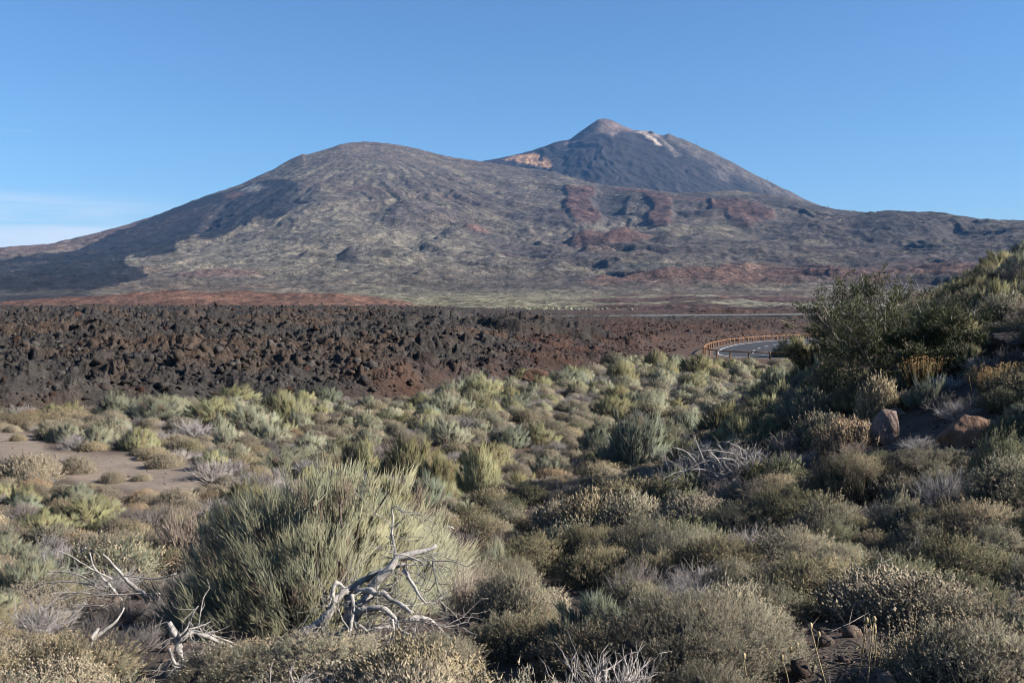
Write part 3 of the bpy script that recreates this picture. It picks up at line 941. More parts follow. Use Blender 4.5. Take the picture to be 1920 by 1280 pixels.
class Geo:
    def __init__(s): s.v, s.f, s.c, s.n, s.m = [], [], [], 0, []
    def add(s, v, f, c):
        s.v.append(v); s.c.append(c)
        for q in (f if isinstance(f, list) else [f]): s.f.append(np.asarray(q) + s.n)
        s.n += len(v)
    def mesh(s, name, mat, smooth=False):
        me = mesh_from(name, np.concatenate(s.v), s.f, np.concatenate(s.c), mat, smooth or bool(s.m))
        if s.m and sum(len(q) for q in s.m) == s.n: me.normals_split_custom_set_from_vertices(unit(np.concatenate(s.m)).astype(np.float32))
        return me
    def blades(s, base, d, L, w, bend, c0, c1, seg=2, nrm=None):
        n_ = len(base); N, B = frames(d)
        a = np.arange(3) * 2.0944
        off = np.cos(a)[None, :, None] * N[:, None, :] + np.sin(a)[None, :, None] * B[:, None, :]
        L = L[:, None]
        r0 = base[:, None, :] + off * w[:, None, None]
        tip = base + d * L + bend
        if seg == 2:
            midp = base + d * L * .55 + bend * .25
            r1 = midp[:, None, :] + off * (w * .8)[:, None, None]
            v = np.concatenate([r0, r1, tip[:, None, :]], 1)
            cm_ = c0 * .45 + c1 * .55
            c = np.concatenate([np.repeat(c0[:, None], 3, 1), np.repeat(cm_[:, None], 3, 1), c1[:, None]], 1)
            t = [(0, 1, 4), (0, 4, 3), (1, 2, 5), (1, 5, 4), (2, 0, 3), (2, 3, 5), (3, 4, 6), (4, 5, 6), (5, 3, 6)]; k = 7
        else:
            v = np.concatenate([r0, tip[:, None, :]], 1)
            c = np.concatenate([np.repeat(c0[:, None], 3, 1), c1[:, None]], 1)
            t = [(0, 1, 3), (1, 2, 3), (2, 0, 3)]; k = 4
        f = (np.array(t)[None] + (np.arange(n_) * k)[:, None, None]).reshape(-1, 3)
        if nrm is not None:
            o3 = off if seg == 1 else np.concatenate([off, off], 1)
            nn_ = np.concatenate([nrm[:, None] * 1.0 + o3 * .55, nrm[:, None]], 1)
            s.m.append(nn_.reshape(-1, 3))
        s.add(v.reshape(-1, 3), f, c.reshape(-1, 3))
    def leaves(s, base, d, side, L, w, col, nrm=None):
        n_ = len(base)
        L = L[:, None]; w = w[:, None]
        up = np.cross(side, d)
        m = base + d * L * .45
        if nrm is not None:
            sg = np.sign((up * nrm).sum(1, keepdims=True)); sg[sg == 0] = 1
            side = side * sg; up = up * sg
            s.m.append(np.repeat(unit(nrm * 1.0 + up * .55)[:, None], 4, 1).reshape(-1, 3))
        v = np.stack([base, m - side * w + up * w * .35, base + d * L, m + side * w + up * w * .35], 1)
        f = (np.array([(0, 1, 2), (0, 2, 3)])[None] + (np.arange(n_) * 4)[:, None, None]).reshape(-1, 3)
        s.add(v.reshape(-1, 3), f, np.repeat(col[:, None], 4, 1).reshape(-1, 3))
    def beads(s, p, r, col):
        o = np.array([(1, 0, 0), (-1, 0, 0), (0, 1, 0), (0, -1, 0), (0, 0, 1.2), (0, 0, -1)], float)
        v = p[:, None, :] + o[None] * r[:, None, None]
        t = np.array([(0, 2, 4), (2, 1, 4), (1, 3, 4), (3, 0, 4), (2, 0, 5), (1, 2, 5), (3, 1, 5), (0, 3, 5)])
        f = (t[None] + (np.arange(len(p)) * 6)[:, None, None]).reshape(-1, 3)
        s.add(v.reshape(-1, 3), f, np.repeat(col[:, None], 6, 1).reshape(-1, 3))
    def tubes(s, P, rad, k, col):
        """P (n,m,3), rad (n,m), col (n,3)"""
        n_, m, _ = P.shape
        T = unit(np.gradient(P, axis=1)); ref = np.array([.31, .17, .93])
        N = unit(np.cross(T, ref)); B = np.cross(T, N)
        a = np.arange(k) * 2 * math.pi / k
        v = P[:, :, None, :] + rad[:, :, None, None] * (np.cos(a)[None, None, :, None] * N[:, :, None, :] + np.sin(a)[None, None, :, None] * B[:, :, None, :])
        i = (np.arange(n_) * m * k)[:, None, None] + (np.arange(m - 1) * k)[None, :, None]
        j = np.arange(k)[None, None, :]; j2 = (j + 1) % k
        f = np.stack([i + j, i + j2, i + k + j2, i + k + j], -1).reshape(-1, 4)
        s.add(v.reshape(-1, 3), f, np.repeat(col[:, None], m * k, 1).reshape(-1, 3))

def dome_dirs(r, n_, lo=-.08):
    i = np.arange(n_) + .5
    z = lo + (1 - lo) * (1 - i / n_)
    ph = i * 2.399963 + r.uniform(0, 6.28)
    z = np.clip(z + r.normal(0, .6 / n_ ** .5, n_), lo, .999); ph = ph + r.normal(0, 1.2 / n_ ** .5, n_)
    q = np.sqrt(1 - z * z)
    return np.stack([q * np.cos(ph), q * np.sin(ph), z], -1)

def lumpy(d, sd_, k=2.2, a=.22):
    return 1 + a * fbm(d[:, 0] * k + d[:, 2] * 1.3 + sd_, d[:, 1] * k - d[:, 2] + sd_ * .7, 2, sd_)

def grow(r, starts, dirs, L, m, wander, up=0.0):
    """curved paths"""
    n_ = len(starts); P = np.zeros((n_, m, 3)); P[:, 0] = starts
    d = unit(dirs); st = (L / (m - 1))[:, None]
    for i in range(1, m):
        d = unit(d + r.normal(0, wander, (n_, 3)) + np.array([0, 0, up]))
        P[:, i] = P[:, i - 1] + d * st
    return P

GG = np.array([.235, .243, .165]); YG = np.array([.262, .250, .142]); BG = np.array([.165, .19, .135]); OL = np.array([.17, .16, .085])
STEM = np.array([.105, .085, .068]); GREYW = np.array([.27, .25, .235])

def broom(sd_, Rr, H, ntuft, nblade, tl, bw, pal, seg=2, spread=.40, dead=.06, stems=36, la=.20, jit=.80, nm=.75):
    """a broom bush: brush-like sprays of thin green stems on a dome"""
    r = np.random.default_rng(sd_)
    g, b = Geo(), Geo()
    d = dome_dirs(r, ntuft, -.10)
    rf = lumpy(d, sd_, 2.4, la) * r.uniform(jit, 1.02, ntuft)
    inner = r.uniform(size=ntuft) < .22
    rf = np.where(inner, rf * r.uniform(.62, .85, ntuft), rf)
    tipp = d * np.array([Rr, Rr, H]) * rf[:, None]
    ax = unit(d * np.array([.75, .75, .3]) + np.array([0, 0, .75]) + r.normal(0, .14, (ntuft, 3)))
    tl_ = tl * r.uniform(.75, 1.25, ntuft)
    base = tipp - ax * tl_[:, None] * .85
    base[:, 2] = np.maximum(base[:, 2], .02)
    pm = r.uniform(size=ntuft)
    nz1 = fbm(d[:, 0] * 1.7 + sd_, d[:, 1] * 1.7 + d[:, 2], 2, sd_ + 3)
    mixv = np.clip(.5 + .55 * nz1 + r.normal(0, .18, ntuft), 0, 1)[:, None]
    tc = pal[0] * (1 - mixv) + pal[1] * mixv
    tc = tc * r.uniform(.82, 1.15, (ntuft, 1))
    dd_ = r.uniform(size=ntuft) < dead
    tc[dd_] = np.array([.20, .15, .105]) * r.uniform(.8, 1.2, (dd_.sum(), 1))
    k = np.repeat(np.arange(ntuft), nblade); n_ = len(k)
    frac = r.uniform(0, .45, n_)
    # blades leave a short axis and fan out
    dev = r.normal(0, spread, (n_, 3))
    dirs = unit(ax[k] + dev * (.35 + .65 * r.uniform(size=(n_, 1))))
    bs = base[k] + ax[k] * (tl_[k] * frac)[:, None] + r.normal(0, .02 * Rr + .008, (n_, 3))
    L = tl_[k] * r.uniform(.5, .95, n_) * (1 - .35 * frac)
    bend = np.stack([r.normal(0, .06, n_), r.normal(0, .06, n_), r.uniform(.02, .16, n_)], -1) * L[:, None]
    c1 = tc[k] * r.uniform(.82, 1.2, (n_, 1))
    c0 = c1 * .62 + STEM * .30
    g.blades(bs, dirs, L, bw * r.uniform(.7, 1.3, n_), bend, c0, c1, seg, unit(d[k] * nm + ax[k] * (1.15 - nm) + r.normal(0, .25, (n_, 3))))
    # woody stems from the root to the sprays
    ns = min(ntuft, stems)
    kk = r.permutation(ntuft)[:ns]
    t = np.linspace(0, 1, 5)[None, :, None]
    root = np.c_[r.normal(0, .08 * Rr, ns), r.normal(0, .08 * Rr, ns), np.full(ns, -.05)]
    mid = (root + base[kk]) * .5 + np.c_[r.normal(0, .06 * Rr, ns), r.normal(0, .06 * Rr, ns), np.full(ns, -.06 * H)]
    P = root[:, None] * (1 - t) ** 2 + 2 * mid[:, None] * t * (1 - t) + (base[kk] + ax[kk] * tl * .3)[:, None] * t ** 2
    rad = np.linspace(1, .3, 5)[None] * (.018 * Rr + .006) * r.uniform(.6, 1.3, (ns, 1))
    b.tubes(P, rad, 4, np.repeat((STEM * 1.1)[None], ns, 0) * r.uniform(.7, 1.5, (ns, 1)))
    return g, b

def cushion(sd_, Rr, H, nsp, nleaf, ll, lw, pal, heads=.25, hcol=(.33, .27, .185), beadr=.008, sub=2, core=(.050, .042, .032), lump=.36, hs=1.0, lk=3.3):
    """a dense cushion of short leafy sprigs, with dry flower heads"""
    r = np.random.default_rng(sd_)
    g, b = Geo(), Geo()
    d = dome_dirs(r, nsp, -.05)
    lp = lumpy(d, sd_, lk, lump)
    p = d * np.array([Rr, Rr, H]) * (lp * r.uniform(.80, 1.07, nsp))[:, None]
    p[:, 2] += .02
    ax = unit(d * np.array([.8, .8, .5]) + np.array([0, 0, .7]) + r.normal(0, .25, (nsp, 3)))
    nz1 = fbm(d[:, 0] * 2.1 + sd_, d[:, 1] * 2.1 + d[:, 2], 3, sd_ + 3)
    mixv = np.clip(.5 + .6 * nz1 + r.normal(0, .2, nsp), 0, 1)[:, None]
    tc = (pal[0] * (1 - mixv) + pal[1] * mixv) * r.uniform(.8, 1.2, (nsp, 1))
    k = np.repeat(np.arange(nsp), nleaf); n_ = len(k)
    h_ = r.uniform(-.9, 1, n_)
    out = unit(r.normal(0, 1, (n_, 3)))
    dirs = unit(ax[k] * 1.15 + out * .62)
    side = unit(np.cross(dirs, unit(r.normal(0, 1, (n_, 3)))))
    bs = p[k] + ax[k] * (ll * 1.3 * h_)[:, None] + r.normal(0, ll * .22, (n_, 3))
    tan = (r.uniform(size=nsp) < .16)
    tc[tan] = np.asarray(hcol) * r.uniform(.6, 1.0, (tan.sum(), 1))
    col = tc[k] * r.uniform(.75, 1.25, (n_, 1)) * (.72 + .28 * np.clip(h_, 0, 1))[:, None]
    g.blades(bs, dirs, ll * r.uniform(.7, 1.3, n_), lw * .62 * r.uniform(.7, 1.3, n_), r.normal(0, ll * .12, (n_, 3)), col, col, 1, unit(unit(d * np.array([1, 1, 1.25]))[k] * 1.0 + (lp - 1)[k][:, None] * np.array([0, 0, .6]) + r.normal(0, .42, (n_, 3))))
    nh = int(nsp * heads)
    if nh:
        j = r.permutation(nsp)[:nh]
        cl = fbm(d[j, 0] * 3 + sd_ * 1.3, d[j, 1] * 3 + d[j, 2], 2, sd_ + 8)
        j = j[cl > -.35]
        nh = len(j)
        hp = p[j] + ax[j] * (ll * r.uniform(.9, 2.0, nh) * hs)[:, None]
        hc = np.asarray(hcol)[None] * r.uniform(.7, 1.25, (nh, 1))
        b.blades(p[j], unit(hp - p[j]), np.linalg.norm(hp - p[j], axis=1), np.full(nh, lw * .22), np.zeros((nh, 3)), hc * .7, hc, 1)
        b.beads(hp, beadr * r.uniform(.7, 1.3, nh), hc)
    # woody heart of the cushion, coloured dark to paint in the shade inside
    v = ICO[sub][0]; f = ICO[sub][1]
    rr_ = lumpy(v, sd_, lk, lump) * .74
    vv = v * np.array([Rr, Rr, H]) * rr_[:, None]
    vv[:, 2] = np.maximum(vv[:, 2], -.12 * H)
    cc = np.asarray(core)[None] * r.uniform(.7, 1.3, (len(v), 1))
    w = Geo(); w.add(vv, f, cc)
    ns = 60
    ds = dome_dirs(r, ns, 0)
    P = grow(r, np.zeros((ns, 3)), ds + np.array([0, 0, .2]), np.linalg.norm(ds * np.array([Rr, Rr, H]), axis=1) * r.uniform(.6, .95, ns), 4, .3)
    w.tubes(P, np.linspace(1, .4, 4)[None] * np.full((ns, 1), .004 * (Rr / .5) ** .5), 3, np.repeat(GREYW[None] * .7, ns, 0) * r.uniform(.6, 1.2, (ns, 1)))
    return g, b, w

def bare(sd_, Rr, H, n1, n2, w, col, flat=0.0, n3=3):
    """leafless twiggy shrub"""
    r = np.random.default_rng(sd_)
    g, b = Geo(), Geo()
    d = dome_dirs(r, n1, .05)
    d[:, 2] = d[:, 2] * (1 - flat) + .06
    P = grow(r, np.c_[r.normal(0, .1 * Rr, n1), r.normal(0, .1 * Rr, n1), np.full(n1, -.03)], d, np.linalg.norm(unit(d) * np.array([Rr, Rr, H]), axis=1) * r.uniform(.6, .95, n1), 5, .17, .03)
    cc = np.asarray(col)[None] * r.uniform(.65, 1.25, (n1, 1))
    b.tubes(P, np.linspace(1.7, .7, 5)[None] * w * r.uniform(.7, 1.3, (n1, 1)), 4, cc)
    k = np.repeat(np.arange(n1), n2); n_ = len(k)
    a = r.uniform(1.2, 4, n_); i = np.minimum(a.astype(int), 3); t = (a - i)[:, None]
    st = P[k, i] * (1 - t) + P[k, i + 1] * t
    dd = unit(P[k, i + 1] - P[k, i]) + r.normal(0, .42, (n_, 3)) + np.array([0, 0, .12])
    Q = grow(r, st, dd, .42 * Rr * r.uniform(.5, 1.1, n_), 4, .2, .05)
    cc2 = cc[k] * r.uniform(.75, 1.3, (n_, 1))
    g.tubes(Q, np.linspace(1, .45, 4)[None] * w * .62 * np.ones((n_, 1)), 3, cc2)
    k2 = np.repeat(np.arange(n_), n3); m_ = len(k2)
    j = r.integers(1, 4, m_)
    st = Q[k2, j]
    dd = unit(unit(Q[k2, j] - Q[k2, j - 1]) + r.normal(0, .5, (m_, 3)))
    g.blades(st, dd, .2 * Rr * r.uniform(.4, 1.1, m_), np.full(m_, w * .42), r.normal(0, .02, (m_, 3)), cc2[k2], cc2[k2] * 1.1, 1)
    return g, b

for k_ in ():
    pass
MESH = {}
def reg(kind, parts): MESH.setdefault(kind, []).append(parts)
BP = {'silvery green': (GG, GG * .9 + BG * .1), 'yellow-green': (YG, GG), 'blue-grey green': (BG, GG * .9), 'olive green': (OL, GG * .8)}
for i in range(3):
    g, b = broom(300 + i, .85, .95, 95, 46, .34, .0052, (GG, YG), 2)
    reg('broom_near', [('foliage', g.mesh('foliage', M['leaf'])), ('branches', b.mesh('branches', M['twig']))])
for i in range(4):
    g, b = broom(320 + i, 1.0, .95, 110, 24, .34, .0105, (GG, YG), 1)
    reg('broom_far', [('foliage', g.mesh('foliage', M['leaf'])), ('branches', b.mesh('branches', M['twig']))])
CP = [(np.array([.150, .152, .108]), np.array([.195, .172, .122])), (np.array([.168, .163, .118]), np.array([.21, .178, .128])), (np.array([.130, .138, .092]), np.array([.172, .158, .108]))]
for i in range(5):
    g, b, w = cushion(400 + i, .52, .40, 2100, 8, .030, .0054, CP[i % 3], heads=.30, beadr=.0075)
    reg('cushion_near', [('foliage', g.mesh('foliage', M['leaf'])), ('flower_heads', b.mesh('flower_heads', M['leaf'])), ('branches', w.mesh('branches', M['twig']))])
for i in range(2):
    g, b, w = cushion(410 + i, .95, .52, 6800, 8, .031, .0056, CP[i], heads=.30, beadr=.0078, sub=3, lk=4.4, lump=.36)
    reg('cushion_wide', [('foliage', g.mesh('foliage', M['leaf'])), ('flower_heads', b.mesh('flower_heads', M['leaf'])), ('branches', w.mesh('branches', M['twig']))])
for i in range(4):
    g, b, w = cushion(420 + i, .52, .38, 560, 6, .050, .011, CP[i % 3], heads=.4, beadr=.012)
    reg('cushion_far', [('foliage', g.mesh('foliage', M['leaf'])), ('flower_heads', b.mesh('flower_heads', M['leaf'])), ('branches', w.mesh('branches', M['twig']))])
MP = (np.array([.25, .212, .145]), np.array([.30, .25, .178]))
for i in range(4):
    g, b, w = cushion(440 + i, .5, .36, 760, 6, .045, .011, MP, heads=.8, hcol=(.32, .265, .185), beadr=.014, core=(.13, .105, .075), lump=.32, lk=4.2)
    reg('mound', [('foliage', g.mesh('foliage', M['leaf'])), ('flower_heads', b.mesh('flower_heads', M['leaf'])), ('branches', w.mesh('branches', M['twig']))])
for i in range(4):
    g, b = bare(460 + i, .6, .5, 46, 9, .0058, (.25, .225, .205))
    reg('bare', [('twigs', g.mesh('twigs', M['twig'])), ('branches', b.mesh('branches', M['twig']))])
for i in range(3):
    g, b = bare(480 + i, .6, .5, 44, 9, .010, (.24, .215, .195), n3=2)
    reg('bare_far', [('twigs', g.mesh('twigs', M['twig'])), ('branches', b.mesh('branches', M['twig']))])
print('plants', round(time.time() - T00, 1))

# ------------------------------------------------------------------ wording: where a thing stands, by things one can find
MARKS = [(600, 1040, 'the big broom'), (700, 1130, 'the bleached tree'), (335, 1210, 'the pale stump'), (190, 880, 'the sand'),
         (1660, 630, 'the tree'), (1815, 812, 'the red boulder'), (1668, 808, 'the pink boulder'), (1390, 655, 'the road'), (1200, 825, 'the bluish broom'),
         (1350, 875, 'the dead boughs'), (1080, 970, 'the tussock'), (1650, 750, 'the straw dome'), (1880, 705, 'the orange grass'), (430, 765, 'the broom row'),
         (900, 725, 'the pale broom'), (1600, 1220, 'the bare earth'), (1035, 1110, 'the earth gap'), (870, 1110, 'the russet bush'), (830, 870, 'the olive bushes'),
         (1750, 1240, 'the stalks'), (1665, 962, 'the white rock'), (1830, 1110, 'the green cushion'), (100, 1130, 'the dead fan'),
         (250, 700, 'the lava slope'), (985, 640, 'the lava lobe'), (1905, 560, 'the outcrop'), (675, 850, 'the upright broom')]
def rel(px_, py_, mk):
    dx, dy = px_ - mk[0], py_ - mk[1]
    if abs(dx) > 1.4 * abs(dy): return ('right of ' if dx > 0 else 'left of ') + mk[2]
    return ('below ' if dy > 0 else 'above ') + mk[2]
def where(px_, py_, n_=2):
    o = sorted(MARKS, key=lambda m: math.hypot((px_ - m[0]), 1.5 * (py_ - m[1])))
    a = rel(px_, py_, o[0])
    if n_ == 1: return a
    for m in o[1:4]:
        b_ = rel(px_, py_, m)
        if b_.split(' the')[0] != a.split(' the')[0]: return a + ' and ' + b_
    return a + ' and ' + rel(px_, py_, o[1])

def place_thing(name, parts, loc, rz, sc, col=None, label=None, cat=None, group=None, single=False):
    if single:
        o = link(name, parts[0][1], None, loc, rz, sc)
        if col is not None: o.color = (*col, 1)
        return tag(o, label, cat, group)
    o = link(name, None, None, loc, rz, sc)
    o.empty_display_size = .2
    for nm, me in parts:
        c_ = bpy.data.objects.new(nm, me); COL.objects.link(c_); c_.parent = o
        if col is not None: c_.color = (*col, 1)
        if nm == 'flower_heads': c_['kind'] = 'stuff'
    return tag(o, label, cat, group)

NAMES = {'broom': ('broom_bush', 'broom bush', 'bush'), 'cushion': ('cushion_shrub', 'cushion shrub', 'cushion shrub'), 'mound': ('straw_shrub', 'straw mound', 'straw shrub'), 'bare': ('leafless_shrub', 'leafless shrub', 'leafless shrub')}
TINT = {'broom': [('silvery', (.97, .99, 1.06)), ('yellowish', (1.0, .98, .82)), ('bluish', (.70, .78, .86)), ('olive', (.82, .76, .60))],
        'cushion': [('greyish', (1.0, 1.0, .98)), ('olive', (.95, .93, .76)), ('brownish', (1.06, .98, .88)), ('pale', (1.2, 1.2, 1.16)), ('dull green', (.78, .86, .70))],
        'mound': [('beige', (1.0, 1.0, 1.0)), ('yellowish', (1.0, .97, .86)), ('greyish', (.82, .83, .86)), ('pinkish', (1.02, .88, .78))],
        'bare': [('ash grey', (1.05, 1.06, 1.1)), ('brown-grey', (.95, .84, .74)), ('pale grey', (1.35, 1.33, 1.32)), ('dark grey', (.6, .58, .58))]}
PLACED = []   # x, y, r
def size_word(r_): return 'small' if r_ < .38 else 'low' if r_ < .55 else 'broad' if r_ < .8 else 'large'
USED = {}
def shrub(kind, x, y, r_, h_, ti, label=None, group=None, z=None, sink=.03, extra=None):
    d_ = math.hypot(x, y)
    nm, noun, cat = NAMES[kind]
    z = float(near_z(x, y)) if z is None else z
    if kind == 'broom': key, nR, nH = ('broom_near', .95, 1.02) if d_ < 17 else ('broom_far', 1.1, 1.0)
    elif kind == 'cushion' and r_ > .62 and d_ < 17: key, nR, nH = 'cushion_wide', 1.0, .56
    elif kind == 'cushion': key, nR, nH = ('cushion_near', .54, .42) if d_ < 17 else ('cushion_far', .54, .41)
    elif kind == 'mound': key, nR, nH = 'mound', .52, .39
    else: key, nR, nH = ('bare', .62, .52) if d_ < 19 else ('bare_far', .62, .52)
    parts = MESH[key][rng.integers(len(MESH[key]))]
    tn, tcol = TINT[kind][ti]
    tcol = np.array(tcol) * rng.uniform(.92, 1.1)
    px_, py_ = pix(x / y, (z + h_ * .5) / y)
    if label is None:
        label = '%s %s %s %s' % (size_word(r_), tn, noun, where(px_, py_))
    group = group or {'broom': 'broom bushes of the scrub', 'cushion': 'cushion shrubs of the scrub', 'mound': 'straw-dry mound shrubs', 'bare': 'leafless shrubs among the scrub'}[kind]
    wpx_ = 2 * r_ / d_ * F
    o = place_thing(nm, parts, (x, y, z - sink), rng.uniform(0, 6.28), (r_ / nR * rng.uniform(.85, 1.3), r_ / nR * rng.uniform(.8, 1.1), h_ / nH), tcol, label, cat, group)
    PLACED.append((x, y, r_))
    return o
